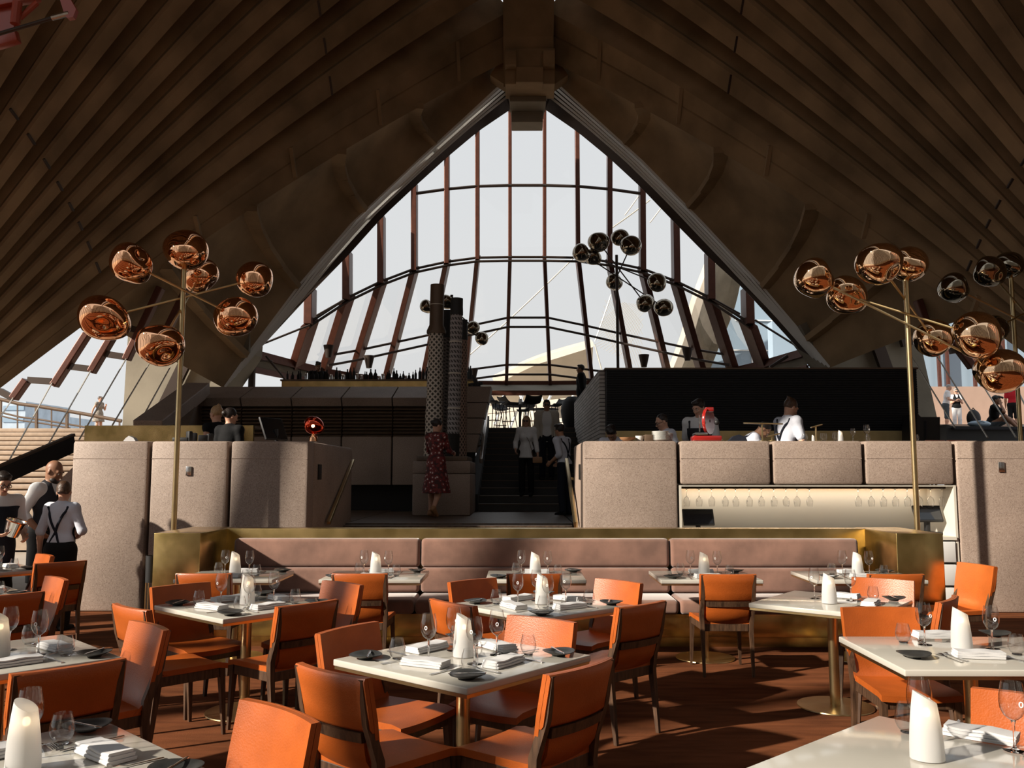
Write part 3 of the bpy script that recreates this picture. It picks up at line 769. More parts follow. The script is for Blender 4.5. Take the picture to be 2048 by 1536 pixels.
# diagonal parapet coming down towards the reception desk
m = MB(); pa, pb = at(396, 778, Y1 + 0.2), at(296, 856, 15.2)
m.bar(pa, pb, 0.5, 0.28, bevel=0.02); o = m.build('trim_30', M['granite'], smooth=0); o['kind'] = 'structure'
m = MB(); m.prism([at(398, 795, Y1 - 0.05), at(380, 815, Y1 - 0.05), at(300, 862, 15.4), at(372, 862, 15.4), at(400, 860, Y1 - 0.05)], (0, 0.3, 0))
o = m.build('wall_reception', M['louvre'], smooth=0); o['kind'] = 'structure'
# main stair up to the bar level
ST0, ST1, SZ = 17.75, 24.1, 2.95
NS = 13
for i in range(NS):
    y = ST0 + (ST1 - ST0) * i / NS; z1 = LZ + (SZ - LZ) * (i + 1) / NS
    sbox('stair_tread', (-0.84, y, LZ if i < 2 else z1 - 0.5), (1.58, ST1 if i == NS - 1 else y + 0.9, z1), M['stair'])
    sbox('stair_nosing', (-0.84, y - 0.006, z1 - 0.012), (1.58, y + 0.03, z1 + 0.003), M['railing'], smooth=0)
sbox('floor_upper', (-0.95, ST1, SZ - 0.3), (10, 31.5, SZ), M['stair'])
m = MB(); m.prism([(-1.02, ST0 - .1, LZ), (-1.02, ST0 - .1, LZ + .35), (-1.02, ST1, SZ + .35), (-1.02, ST1, LZ)], (0.175, 0, 0)); o = m.build('wall_stringer', M['void'], smooth=0); o['kind'] = 'structure'
# stepped granite cheek wall left of the stair, laid in four blocks
cx0 = px_x(928, 18.2)
pts = [(952, 905), (962, 848), (970, 812), (976, 772)]
zz = [zrow(905, 17.6), zrow(868, 17.6), zrow(836, 17.6), zrow(805, 17.6), zrow(772, 17.6)]
for i in range(4):
    x1 = lerp(px_x(952, 17.6), px_x(976, 17.6), i / 3)
    m = MB(); m.prism([(px_x(925, 17.6), 17.6, zz[i] + 0.008), (x1, 17.6, zz[i] + 0.008), (x1 + 0.06, 17.6, zz[i + 1] - 0.008), (px_x(925, 17.6), 17.6, zz[i + 1] - 0.008)], (0, 0.75, 0))
    o = m.build('wall_cheek', M['granite_coarse'], smooth=0); o['kind'] = 'structure'
sbox('wall_cheek_core', (px_x(925, 17.9), 17.8, LZ), (px_x(950, 17.9), 18.2, zz[4] - 0.1), M['void'])
a, b = at(977, 783, 20.6), at(962, 922, 17.2)
handrail('stair_handrail', [a, b], 0.045, M['steel'], 'pale steel handrail sloping down along the dark main stair', [(a.lerp(b, t), a.lerp(b, t) + Vector((-0.18, 0.1, -0.05))) for t in (0.2, 0.5, 0.8)], flat=(0.07, 0.11))
a, b = at(1178, 786, 22.5), at(1196, 888, 17.4)
handrail('stair_handrail', [a, b], 0.03, M['steel'], 'thin steel handrail in front of the white brick wall', [(a.lerp(b, t), a.lerp(b, t) + Vector((0.12, 0, -0.05))) for t in (0.3, 0.7)])
# ------------------------------------------------------------------ kitchen back wall
KX0, KX1, KY = px_x(1215, 16.0), px_x(1842, 16.0), 16.0
kz = zrow(736, KY)
kw = sbox('wall_kitchen', (KX0, KY, zrow(862, KY)), (KX1, KY + 0.3, kz - 0.03), M['black_slat'])
nsl = 26
for i in range(nsl):
    z = lerp(zrow(860, KY), kz - 0.03, (i + 0.5) / nsl)
    m = MB(); m.box((0, 0, 0), (KX1 - KX0, 0.02, 0.030)); o = m.build('wall_slat', M['black_slat'], loc=((KX0 + KX1) / 2, KY - 0.01, z)); o['kind'] = 'structure'
sbox('trim_31', (KX0 - 0.03, KY - 0.03, kz - 0.03), (KX1 + 0.03, KY + 0.35, kz), M['railing'])
sbox('wall_splashback', (KX0, KY - 0.02, LZ), (KX1 - 0.1, KY + 0.28, zrow(862, KY)), M['brass_satin'])
m = MB(); m.box((0, 0, 0), (0.25, 7.6, kz - LZ)); o = m.build('wall_brick', M['white_brick'], loc=(KX0 + 0.02, KY + 4.1, (kz + LZ) / 2)); o['kind'] = 'structure'
# column plinth carrying the carved poles
p0, p1 = px_x(825, 15.9), px_x(941, 15.9)
PZ = zrow(922, 15.9)
pl = empty('stone_plinth', ((p0 + p1) / 2, 16.9, LZ), label='square granite plinth carrying the tall woven poles', cat='plinth')
def pbox(name, lo, hi, mat, bevel=0.0):
    off = Vector(pl.location); lo, hi = Vector(lo) - off, Vector(hi) - off; m = MB(); m.box((0, 0, 0), hi - lo, bevel=bevel); return m.build(name, mat, pl, loc=(lo + hi) / 2)
pbox('body', (p0, 15.9, LZ), (p1, 17.7, PZ - 0.23), M['granite_coarse'], 0.03)
pbox('collar', (p0, 15.9, PZ - 0.225), (p1, 17.7, PZ), M['granite_coarse'], 0.03)
pbox('top_tray', (p0 + 0.06, 15.96, PZ), (p1 - 0.06, 17.6, PZ + 0.09), M['louvre'], 0.01)
# red truss of the neighbouring window, high up in the corner
tr = empty('steel_bracket', at(60, 40, 9.0), label='red painted steel bracket with a tie rod high in the corner', cat='bracket')
to = -Vector(tr.location)
def tb(name, a, b, w, h, mat):
    m = MB(); m.bar(at(*a, 9.0) + to, at(*b, 9.0) + to, w, h, bevel=0.01); m.build(name, mat, tr)
tb('beam', (-30, 12), (78, -8), 0.10, 0.10, M['redsteel']); tb('beam', (-30, 92), (36, 72), 0.10, 0.14, M['redsteel'])
m = MB(); m.prism([at(-40, 20, 9.02) + to, at(30, 8, 9.02) + to, at(26, 80, 9.02) + to, at(-40, 95, 9.02) + to], (0, 0.03, 0)); m.build('web_plate', M['redsteel'], tr, smooth=0)
m = MB(); m.tube([at(35, 5, 8.9) + to, at(30, 48, 8.9) + to], 0.05); m.build('tube_post', M['redsteel'], tr)
m = MB(); m.tube([at(40, 36, 8.95) + to, at(75, 5, 8.95) + to], 0.03); m.build('tube_post', M['redsteel'], tr)
m = MB(); m.tube([at(-30, 76, 8.8) + to, at(108, 35, 8.8) + to], 0.022); m.build('tie_rod', M['bronze'], tr)
m = MB(); m.tube([at(104, 36, 8.8) + to, at(138, 27, 8.8) + to], 0.03); m.build('turnbuckle', M['steel'], tr)
m = MB(); m.prism([at(118, -6, 8.78) + to, at(136, -10, 8.78) + to, at(152, 18, 8.78) + to, at(146, 34, 8.78) + to, at(134, 36, 8.78) + to, at(128, 26, 8.78) + to], (0, 0.06, 0)); m.build('lug', M['redsteel'], tr, smooth=0)
# ------------------------------------------------------------------ glazing of the great window behind the diners (seen in the mirrored globes)
bw = empty('window_4', (0, -6, 0), kind='structure')
for i in range(-9, 10):
    x = i * 1.35; h = 17 - abs(i) * 1.15; y = -2.2 - 0.035 * x * x * 0.0
    m = MB(); m.bar((x, -0.2, 0), (x, 0.8, h), 0.16, 0.5); m.build('mullion', M['redbronze'], bw, smooth=0)
for z in (3.2, 7.0):
    m = MB(); m.bar((-13, 0, z), (13, 0, z), 0.08, 0.08); m.build('tie_rod', M['bronze'], bw, smooth=0)
m = MB(); m.box((0.5, -0.3, 9.0), (25.0, 0.03, 18.0)); m.build('dimming_pane', M['tinted'], bw, smooth=0)  # unseen tinted pane added to cut the ambient light from behind
rw = empty('window_6', (13.2, 4, 0), kind='structure')
m = MB(); m.box((0, 0.5, 7.0), (0.03, 20.5, 14.0)); m.build('dimming_pane', M['tinted'], rw, smooth=0)  # unseen side pane, likewise added to lower the ambient light
for i in range(12):
    m = MB(); m.bar((-0.2, -9 + i * 1.7, 0), (-0.2, -9 + i * 1.7, 13), 0.5, 0.16); m.build('mullion', M['redbronze'], rw, smooth=0)
# side glazing bars on the sunny side
sw = empty('window_5', (-11.5, 4, 0), kind='structure')
for i in range(8):
    y = -7.5 + i * 1.75
    m = MB(); m.bar((-1.2 + 0.1 * i, y, 0), (0.8 + 0.1 * i, y + 0.2, 6.5 + 0.7 * (4 - abs(i - 4))), 0.16, 0.5); m.build('mullion', M['redbronze'], sw, smooth=0)
# ------------------------------------------------------------------ terrace steps and rail at the left
ts = empty('terrace_steps', (-13, 27, 0), label='broad flight of sunlit granite steps outside the side window', cat='steps')
zt, zb = zrow(856, 31.0), zrow(1010, 23.0)
ns = 15
for i in range(ns):
    f = i / (ns - 1); y = lerp(23.0, 31.0, f); z = lerp(zb, zt, f)
    x0, x1 = px_x(-120, y) + 13, px_x(175 + 60 * f, y) + 13
    m = MB(); m.box(((x0 + x1) / 2, y - 27 + 0.45, z - 0.07), (x1 - x0, 1.0, 0.13), bevel=0.02); m.build('tread', M['terrace'], ts)
    m = MB(); m.box(((x0 + x1) / 2, y - 27 + 0.12, z - 0.22), (x1 - x0, 0.1, 0.2)); m.build('riser', M['terrace'], ts)
sbox('floor_terrace', (-45, 31.3, zt - 0.5), (-9.5, 46, zt - 0.005), M['terrace'])
tr2 = empty('terrace_railing', at(100, 855, 33), label='bronze terrace railing behind the walking woman', cat='railing')
def trp(px, py, Y=33.0): return at(px, py, Y) - Vector(tr2.location)
pts = [(-10, 796), (40, 808), (80, 813), (140, 823), (175, 829), (243, 842)]
m = MB(); m.tube([trp(*p) for p in pts], 0.07); m.build('top_rail', M['railing'], tr2)
m = MB(); m.tube([trp(x, y + 26) for x, y in pts], 0.035); m.build('middle_rail', M['railing'], tr2)
m = MB(); m.tube([trp(x, y + 33) for x, y in pts[:4]], 0.03); m.build('lower_rail', M['railing'], tr2)
for px, w in ((2, 0.06), (35, 0.04), (73, 0.09), (103, 0.04), (134, 0.09), (160, 0.04), (239, 0.05)):
    q = np.interp(px, [p[0] for p in pts], [p[1] for p in pts]); m = MB(); m.bar(trp(px, q), trp(px, 858), w, w); m.build('post', M['railing'], tr2, smooth=0)
# dark stair balustrade rising behind the waiters
m = MB(); a, b = at(-30, 966, 12.6), at(146, 888, 14.4); m.bar(a, b, 0.10, 0.26, bevel=0.01); o = m.build('trim_40', M['void'], smooth=0); o['kind'] = 'structure'
m = MB(); m.bar(a + Vector((0, 0, 0.15)), b + Vector((0, 0, 0.15)), 0.07, 0.05); o = m.build('trim_41', M['railing'], smooth=0); o['kind'] = 'structure'
m = MB(); m.prism([at(146, 934, 12.9), at(80, 1000, 12.9), at(60, 1060, 12.9), at(60, 1260, 12.9), at(146, 1260, 12.9)], (0, 0.3, 0)); o = m.build('wall_stair_cheek', M['granite_coarse'], smooth=0); o['kind'] = 'structure'
sbox('wall_terrace', (-30, 22.2, -0.2), (-8.2, 22.9, zb), M['terrace'])
# distant tower blocks across the water
def tower(px0, px1, py0, Y, label):
    a, b = at(px0, 862, Y), at(px1, py0, Y); t = empty('tower_block', ((a.x + b.x) / 2, Y, 0), label=label, cat='building')
    m = MB(); m.box((0, 8, (b.z) / 2), (b.x - a.x, 16, b.z)); m.build('facade', M['hill'], t, smooth=0)
    for k in range(5):
        m = MB(); m.box((0, -0.1, b.z - 1.2 - k * 2.2), ((b.x - a.x) * 0.9, 0.2, 0.8)); m.build('window_band', M['facade'], t, smooth=0)
tower(2, 52, 803, 160, 'pale blue tower block behind the terrace railing')
tower(92, 122, 832, 200, 'small pale block behind the terrace railing')
# ------------------------------------------------------------------ neighbouring sails outside the great window
def loft(name, A, B, mat, parent=None, th=(0, 1.5, 0.4), n=18, bulge=(0, 0, 0)):
    m = MB(); rows = []
    for i in range(n + 1):
        t = i / n; a, b = smooth_at(A, t), smooth_at(B, t)
        rows.append([a.lerp(b, s) + Vector(bulge) * (4 * s * (1 - s)) for s in (0, 0.25, 0.5, 0.75, 1)])
    m.grid(rows, thick=th); return m.build(name, mat, parent, smooth=40)
s1 = empty('roof_sail', at(1080, 750, 60), label='low tiled roof sail beyond the window over the stair', cat='roof')
o1 = -Vector(s1.location)
P = lambda px, py, Y: at(px, py, Y) + o1
loft('sail_rim', [P(985, 757, 62), P(1060, 722, 60), P(1120, 702, 58), P(1186, 684, 56)], [P(990, 770, 62), P(1065, 733, 60), P(1122, 712, 58), P(1188, 692, 56)], M['shell'], s1)
loft('sail_soffit', [P(990, 764, 63), P(1065, 732, 62), P(1122, 714, 61), P(1186, 694, 60)], [P(960, 860, 64), P(1050, 870, 63), P(1120, 870, 62), P(1200, 868, 61)], M['shell'], s1, bulge=(0, 3, 0))
for a, b in (((1020, 858), (1050, 780)), ((1060, 852), (1035, 772)), ((1075, 850), (1110, 772)), ((1100, 845), (1075, 775)), ((990, 850), (1008, 790)), ((1130, 840), (1150, 780))):
    m = MB(); m.tube([P(*a, 52), P(*b, 54)], 0.09, n=6); m.build('strut', M['white'], s1)
m = MB(); m.bar(P(960, 822, 53), P(1180, 800, 51), 0.5, 0.45); m.build('balcony_edge', M['shell'], s1, smooth=0)
s2 = empty('roof_sail', at(1420, 650, 55), label='tall pale roof sail rising behind the sloping mullions', cat='roof')
o1 = -Vector(s2.location)
loft('sail_rim', [P(1345, 740, 56), P(1368, 680, 55), P(1392, 600, 54), P(1424, 515, 53)], [P(1362, 740, 56), P(1384, 680, 55), P(1406, 604, 54), P(1432, 524, 53)], M['shell'], s2)
loft('sail_body', [P(1362, 740, 57), P(1384, 680, 56), P(1406, 604, 55), P(1430, 522, 54)], [P(1420, 740, 58), P(1440, 690, 57), P(1468, 620, 56), P(1486, 545, 55)], M['concrete_lt'], s2, bulge=(0, 1, 0))
fb = empty('glass_facade', at(1520, 660, 58), label='blue glazed facade beside the tall pale sail', cat='facade')
o1 = -Vector(fb.location)
m = MB(); m.prism([P(1415, 745, 60), P(1440, 690, 60), P(1466, 622, 60), P(1482, 570, 60), P(1530, 590, 60), P(1600, 680, 60), P(1660, 745, 60)], (0, 4, 0)); m.build('glazing', M['facade'], fb, smooth=0)
for a, b in (((1440, 700), (1625, 702)), ((1470, 640), (1570, 642)), ((1500, 575), (1505, 745)), ((1545, 600), (1548, 745)), ((1590, 660), (1592, 745))):
    m = MB(); m.bar(P(*a, 59.9), P(*b, 59.9), 0.08, 0.08); m.build('glazing_bar', M['white'], fb, smooth=0)
# net and its cables
nt_ = empty('safety_net', at(1235, 670, 45), label='fine white diamond net hung beyond the dark globes', cat='net')
o1 = -Vector(nt_.location)
m = MB(); nn = 16
def NP(s, t): return P(lerp(lerp(1188, 1210, t), lerp(1284, 1288, t), s), lerp(lerp(690, 600, t), 610, s * t) + (1 - t) * lerp(0, 48, s), 45)
for i in range(nn + 1):
    for sgn in (1, -1):
        q = []
        for j in range(9):
            s = i / nn + sgn * (j / 8 - 0.5)
            if 0 <= s <= 1: q.append(NP(s, j / 8))
        if len(q) > 1: m.tube(q, 0.012, n=3, cap=False)
tag(m.build('mesh', M['cable'], nt_), kind='stuff')
for k, (a, b) in enumerate((((932, 716), (1145, 518)), ((1190, 683), (1222, 590)), ((1250, 430), (1282, 385)), ((1225, 455), (1300, 400)), ((1190, 690), (1205, 745)), ((1300, 445), (1330, 405)))):
    m = MB(); A, B = at(*a, 42), at(*b, 42); pts = [A.lerp(B, s / 10) - A - Vector((0, 0, 0.012 * (B - A).length * 4 * (s / 10) * (1 - s / 10))) for s in range(11)]
    m.tube(pts, 0.035, n=6)
    tag(m.build('stay_wire', M['cable'], loc=A), ['long slack wire crossing the middle panes of the great window', 'short wire at the edge of the diamond net', 'wire in the upper panes under the arch strips', 'longer wire in the upper panes above the dark globes', 'wire below the diamond net beside the man in black', 'wire in the pane beside the arch strips'][k], 'wire')
# ------------------------------------------------------------------ outside at the right: granite plaza, glass wall
sbox('floor_plaza', (11.5, 29, 3.0), (40, 45, 3.35), M['pinkwall'])
sbox('wall_plaza', (12.0, 40, 3.3), (44, 41, at(1950, 773, 40).z), M['pinkwall'])
sbox('wall_plaza_glass', (12.0, 41.2, 4.0), (44, 42, at(1950, 640, 41).z), M['facade'])
for px in (1897, 1951, 1880, 2010):
    m = MB(); m.bar(at(px, 775, 40.9), at(px - 6, 660, 40.9), 0.16, 0.12); o = m.build('trim_5%d' % (px % 10), M['redbronze'], smooth=0); o['kind'] = 'structure'
dk = empty('dark_ledge', at(1950, 862, 21), label='dark ledge outside the side window where visitors sit', cat='ledge')
o1 = -Vector(dk.location)
m = MB(); m.prism([P(1893, 849, 21), P(1905, 852, 21), P(2110, 854, 21), P(2110, 900, 21), P(1893, 900, 21)], (0, 1.5, 0)); m.build('ledge_body', M['black'], dk, smooth=0)
m = MB(); m.bar(P(1905, 857, 20.95), P(2110, 858, 20.95), 0.2, 0.05); m.build('ledge_edge', M['charcoal'], dk, smooth=0)
cb_ = empty('service_cabinet', at(1855, 880, 15.2), label='dark cabinet standing at the end of the black kitchen wall', cat='cabinet')
o1 = -Vector(cb_.location)
m = MB(); m.prism([P(1834, 884, 15.2), P(1834, 826, 15.2), P(1842, 834, 15.2), P(1880, 834, 15.2), P(1880, 884, 15.2)], (0, 0.6, 0)); m.build('carcass', M['black'], cb_, smooth=0)
m = MB(); m.bar(P(1852, 880, 15.18), P(1852, 842, 15.18), 0.012, 0.02); m.build('door_edge', M['charcoal'], cb_, smooth=0)
# ------------------------------------------------------------------ dining chairs
def make_chair():
    o = empty('dining_chair')
    # seat pad: leather sheet with a soft edge, slightly dished
    m = MB(); P = []
    for i in range(9):
        y = -0.215 + 0.465 * i / 8; w = lerp(0.205, 0.228, i / 8)
        P.append([Vector((w * (j / 5 - 1), y, 0.462 - 0.010 * (1 - abs(j / 5 - 1) ** 2) - (0.012 if i == 8 else 0))) for j in range(11)])
    m.grid(P, thick=(0, 0, -0.034)); m.build('seat', M['leather'], o, smooth=50)
    m = MB(); m.box((0, 0.215, 0.397), (0.40, 0.024, 0.062), bevel=0.004)
    for s in (-1, 1): m.bar((s * 0.190, -0.21, 0.397), (s * 0.208, 0.22, 0.397), 0.024, 0.062, bevel=0.004)
    m.box((0, -0.205, 0.397), (0.37, 0.024, 0.062), bevel=0.004)
    m.build('seat_frame', M['walnut'], o, smooth=0)
    # backrest: inner leather sheet, curved in plan, folded over the top
    def back(x, z, off=0.0):
        t = (z - 0.45) / 0.41
        c = 0.030 * (1 - (x / 0.23) ** 2)
        y = -0.205 - 0.085 * t - c + off
        if t < 0.18: y += 0.03 * (1 - t / 0.18) ** 2
        return Vector((x * lerp(0.90, 1.0, min(1, max(0, t * 2))), y, z))
    zs = [0.435, 0.455, 0.48, 0.53, 0.60, 0.67, 0.74, 0.81, 0.842, 0.852]
    xs = [0.235 * (j / 7 - 1) for j in range(15)]
    m = MB(); m.grid([[back(x, z) for x in xs] for z in zs], thick=lambda p, i, j: p + Vector((0, -0.022, 0.0)))
    m.build('backrest', M['leather'], o, smooth=50)
    m = MB(); m.grid([[back(x, z, -0.024) for x in xs] for z in (0.625, 0.64, 0.70, 0.78, 0.84, 0.852)], thick=lambda p, i, j: p + Vector((0, -0.020 * (0.5 if i in (0, 5) else 1), 0)))
    m.build('upper_back_panel', M['leather'], o, smooth=50)
    xl = [0.188 * (j / 6 - 1) for j in range(13)]
    m = MB(); m.grid([[back(x, z, -0.022 + (0.05 * (1 - (z - 0.39) / 0.06) ** 2 if z < 0.45 else 0)) for x in xl] for z in (0.375, 0.40, 0.425, 0.45, 0.50, 0.54, 0.578)], thick=lambda p, i, j: p + Vector((0, -0.014, 0)))
    m.build('lower_back_panel', M['leather'], o, smooth=50)
    m = MB(); m.grid([[back(x, z, -0.022) for x in xl] for z in (0.580, 0.623)], thick=lambda p, i, j: p + Vector((0, -0.026, 0)))
    m.build('back_rail', M['walnut'], o, smooth=40)
    for s in (-1, 1):
        m = MB()
        pts = [(0.205, -0.262, 0.0, 0.020, 0.026), (0.205, -0.218, 0.40, 0.034, 0.044), (0.212, -0.225, 0.50, 0.034, 0.046), (0.212, -0.284, 0.66, 0.030, 0.040), (0.216, -0.318, 0.846, 0.024, 0.032)]
        rings = []
        for x, y, z, w, d in pts: rings.append([Vector((s * (x + a * w / 2), y + b * d / 2, z)) for a, b in ((-1, -1), (1, -1), (1, 1), (-1, 1), (-1, -1))])
        m.grid(rings); bmesh.ops.remove_doubles(m.bm, verts=m.bm.verts, dist=1e-5); bmesh.ops.holes_fill(m.bm, edges=m.bm.edges)
        m.build('rear_leg', M['walnut'], o, smooth=30)
        m = MB(); rings = []
        for x, y, z, w in ((0.218, 0.238, 0.0, 0.020), (0.205, 0.212, 0.43, 0.040)): rings.append([Vector((s * x + a * w / 2, y + b * w / 2, z)) for a, b in ((-1, -1), (1, -1), (1, 1), (-1, 1), (-1, -1))])
        m.grid(rings); bmesh.ops.remove_doubles(m.bm, verts=m.bm.verts, dist=1e-5); bmesh.ops.holes_fill(m.bm, edges=m.bm.edges)
        m.build('front_leg', M['walnut'], o, smooth=30)
    return o
CHAIR = Kind(make_chair)
def chair(x, y, face, label):  # face: degrees, 0 = sitter looks up the hall (+Y), 90 = looks to -X
    return CHAIR.put((x, y, 0.001), R(face), label, 'chair', 'orange leather dining chairs')
# ------------------------------------------------------------------ tables
TH = 0.75
def table(x, y, rz, sx, sy, label, group='stone topped dining tables', base=True):
    o = empty('dining_table', (x, y, 0.001), rz, label, 'table', group)
    m = MB(); m.box((0, 0, TH - 0.0165), (sx, sy, 0.033), bevel=0.006, seg=3); m.build('tabletop', M['tabletop'], o)
    m = MB(); m.box((0, 0, TH - 0.041), (sx - 0.012, sy - 0.012, 0.016)); m.build('brass_edge', M['brass_pole'], o, smooth=0)
    m = MB(); m.lathe([(0.0, 0.012), (0.036, 0.012), (0.036, TH - 0.05), (0.0, TH - 0.05)], n=24); m.build('pole', M['brass_pole'], o)
    m = MB(); m.lathe([(0.0, 0.0), (0.268, 0.0), (0.27, 0.003), (0.268, 0.010), (0.05, 0.014), (0.0, 0.014)], n=48); m.build('base_plate', M['brass_pole'], o)
    return o
# ------------------------------------------------------------------ things laid on the tables
def make_wine():
    o = empty('wine_glass')
    m = MB(); m.lathe([(0.004, 0.098), (0.016, 0.103), (0.030, 0.116), (0.040, 0.138), (0.0425, 0.158), (0.041, 0.182), (0.036, 0.208), (0.0325, 0.226)], n=30); m.build('bowl', M['glass'], o, smooth=60)
    m = MB(); m.lathe([(0.0, 0.0985), (0.0085, 0.098), (0.0048, 0.085), (0.0038, 0.055), (0.0042, 0.02), (0.0075, 0.008)], n=14); m.build('stem', M['stemglass'], o, smooth=60)
    m = MB(); m.lathe([(0.0075, 0.008), (0.018, 0.004), (0.036, 0.0022), (0.037, 0.001), (0.0, 0.0005)], n=30); m.build('foot', M['stemglass'], o, smooth=60)
    m = MB(); m.tube([(math.cos(t) * 0.0063 * (1 + 0.12 * math.sin(t)), 0, math.sin(t) * 0.0085) for t in [2 * PI * k / 16 for k in range(16)]], 0.0021, n=6, closed=True)
    m.build('etched_ring', M['etch'], o, loc=(0.006, -0.0435, 0.160))
    return o
def make_water():
    o = empty('water_glass')
    m = MB(); m.lathe([(0.0, 0.006), (0.022, 0.006), (0.032, 0.016), (0.0405, 0.036), (0.042, 0.050), (0.039, 0.070), (0.033, 0.092), (0.0305, 0.104)], n=30); m.build('bowl', M['glass'], o, smooth=60)
    m = MB(); m.lathe([(0.0, 0.0), (0.022, 0.0), (0.0245, 0.003), (0.022, 0.0062), (0.0, 0.0058)], n=24); m.build('heavy_base', M['stemglass'], o, smooth=60)
    return o
def make_candle():
    o = empty('candle_lamp')
    n = 40; rows = []
    for i in range(15):
        t = i / 14; r = lerp(0.054, 0.036, t ** 1.8); row = []
        for k in range(n):
            a = 2 * PI * k / n; x = r * math.cos(a); y = r * 0.92 * math.sin(a)
            top = 0.200 + 0.55 * x
            z = 0.004 + (top - 0.004) * t
            row.append(Vector((x, y, z)))
        rows.append(row + [row[0]])
    m = MB(); m.grid(rows); bmesh.ops.remove_doubles(m.bm, verts=m.bm.verts, dist=1e-6)
    bmesh.ops.holes_fill(m.bm, edges=[e for e in m.bm.edges if e.is_boundary])
    m.build('frosted_shade', M['frost'], o, smooth=50)
    m = MB(); m.ball((-0.004, 0, 0.150), (0.012, 0.012, 0.015), n=10); m.build('glow', M['flame'], o)
    return o
def make_napkin():
    o = empty('napkin')
    # a long rectangle folded over twice: three layers with rounded folds
    def layer(z0, z1, w0, w1, y0, y1, ph):
        m = MB(); h = (z1 - z0) / 2; prof = []
        for k in range(9):
            a = -PI / 2 + PI * k / 8; prof.append((y1 - h + h * math.cos(a), (z0 + z1) / 2 + h * math.sin(a)))
        prof += [(y0, z1 - h * 0.2), (y0 + 0.003, z0 + h * 0.2)]
        rows = []
        for i in range(9):
            x = lerp(-w0, w1, i / 8); dz = 0.0022 * math.sin(3.1 * i / 8 * PI + ph); sg = 1.0 - 0.02 * math.sin(i + ph)
            rows.append([Vector((x, yy * sg, max(0.0012, zz_ + dz * (zz_ / 0.03)))) for yy, zz_ in prof + prof[:1]])
        m.grid(rows); bmesh.ops.remove_doubles(m.bm, verts=m.bm.verts, dist=1e-6); bmesh.ops.holes_fill(m.bm, edges=[e for e in m.bm.edges if e.is_boundary])
        return m
    layer(0.001, 0.014, 0.118, 0.112, -0.050, 0.054, 0.3).build('bottom_fold', M['napkin'], o, smooth=45)
    layer(0.013, 0.026, 0.115, 0.115, -0.046, 0.050, 1.3).build('middle_fold', M['napkin'], o, smooth=45)
    layer(0.025, 0.036, 0.112, 0.117, -0.040, 0.047, 2.1).build('top_fold', M['napkin'], o, smooth=45)
    return o
def make_plate():
    m = MB(); n = 40; prof = [(0.0, 0.0), (0.034, 0.0), (0.036, 0.006), (0.060, 0.014), (0.083, 0.023), (0.0845, 0.0255), (0.082, 0.0265), (0.058, 0.0185), (0.034, 0.013), (0.0, 0.012)]
    m.lathe(prof, n=n)
    for v in m.bm.verts:      # hand made: the rim rises and dips
        a = math.atan2(v.co.y, v.co.x); r = math.hypot(v.co.x, v.co.y)
        if r > 0.05: v.co.z += 0.0035 * math.cos(2 * a) * (r - 0.04) / 0.045
    return m.build('side_plate', M['plate'], smooth=50)
def flat(name, prof, zf, th=0.0022):
    # prof: list of (y, half width, x offset); zf: height along the length
    m = MB(); m.grid([[Vector((c - w, y, zf(y))), Vector((c, y, zf(y) + 0.0012)), Vector((c + w, y, zf(y)))] for y, w, c in prof], thick=(0, 0, -th)); return m
def make_fork():
    o = empty('fork'); zf = lambda y: 0.0045 + 0.010 * math.sin(max(0, min(1, (y - 0.02) / 0.08)) * PI)
    flat('h', [(-0.10, 0.0065, 0), (-0.09, 0.0085, 0), (-0.04, 0.0050, 0), (0.02, 0.0030, 0), (0.045, 0.0045, 0), (0.055, 0.0115, 0), (0.066, 0.0125, 0)], zf).build('handle', M['steel'], o, smooth=50)
    for k in range(4):
        x = (k - 1.5) * 0.0070; m = MB(); m.bar((x, 0.064, zf(0.064)), (x * 0.96, 0.106, zf(0.106)), 0.0030, 0.0018); m.build('tine', M['steel'], o, smooth=0)
    return o
def make_knife():
    o = empty('table_knife'); zf = lambda y: 0.0045
    flat('h', [(-0.11, 0.006, 0), (-0.10, 0.0088, 0), (-0.05, 0.0070, 0), (-0.005, 0.0055, 0)], zf, 0.004).build('handle', M['steel'], o, smooth=50)
    flat('b', [(-0.005, 0.0055, 0), (0.005, 0.0085, 0.002), (0.08, 0.0085, 0.002), (0.105, 0.0055, 0.0), (0.115, 0.001, -0.003)], zf).build('blade', M['steel'], o, smooth=50)
    return o
WINE, WATER, CANDLE, NAPKIN, PLATE, FORK, KNIFE = [Kind(f) for f in (make_wine, make_water, make_candle, make_napkin, make_plate, make_fork, make_knife)]
TZ = TH + 0.0018
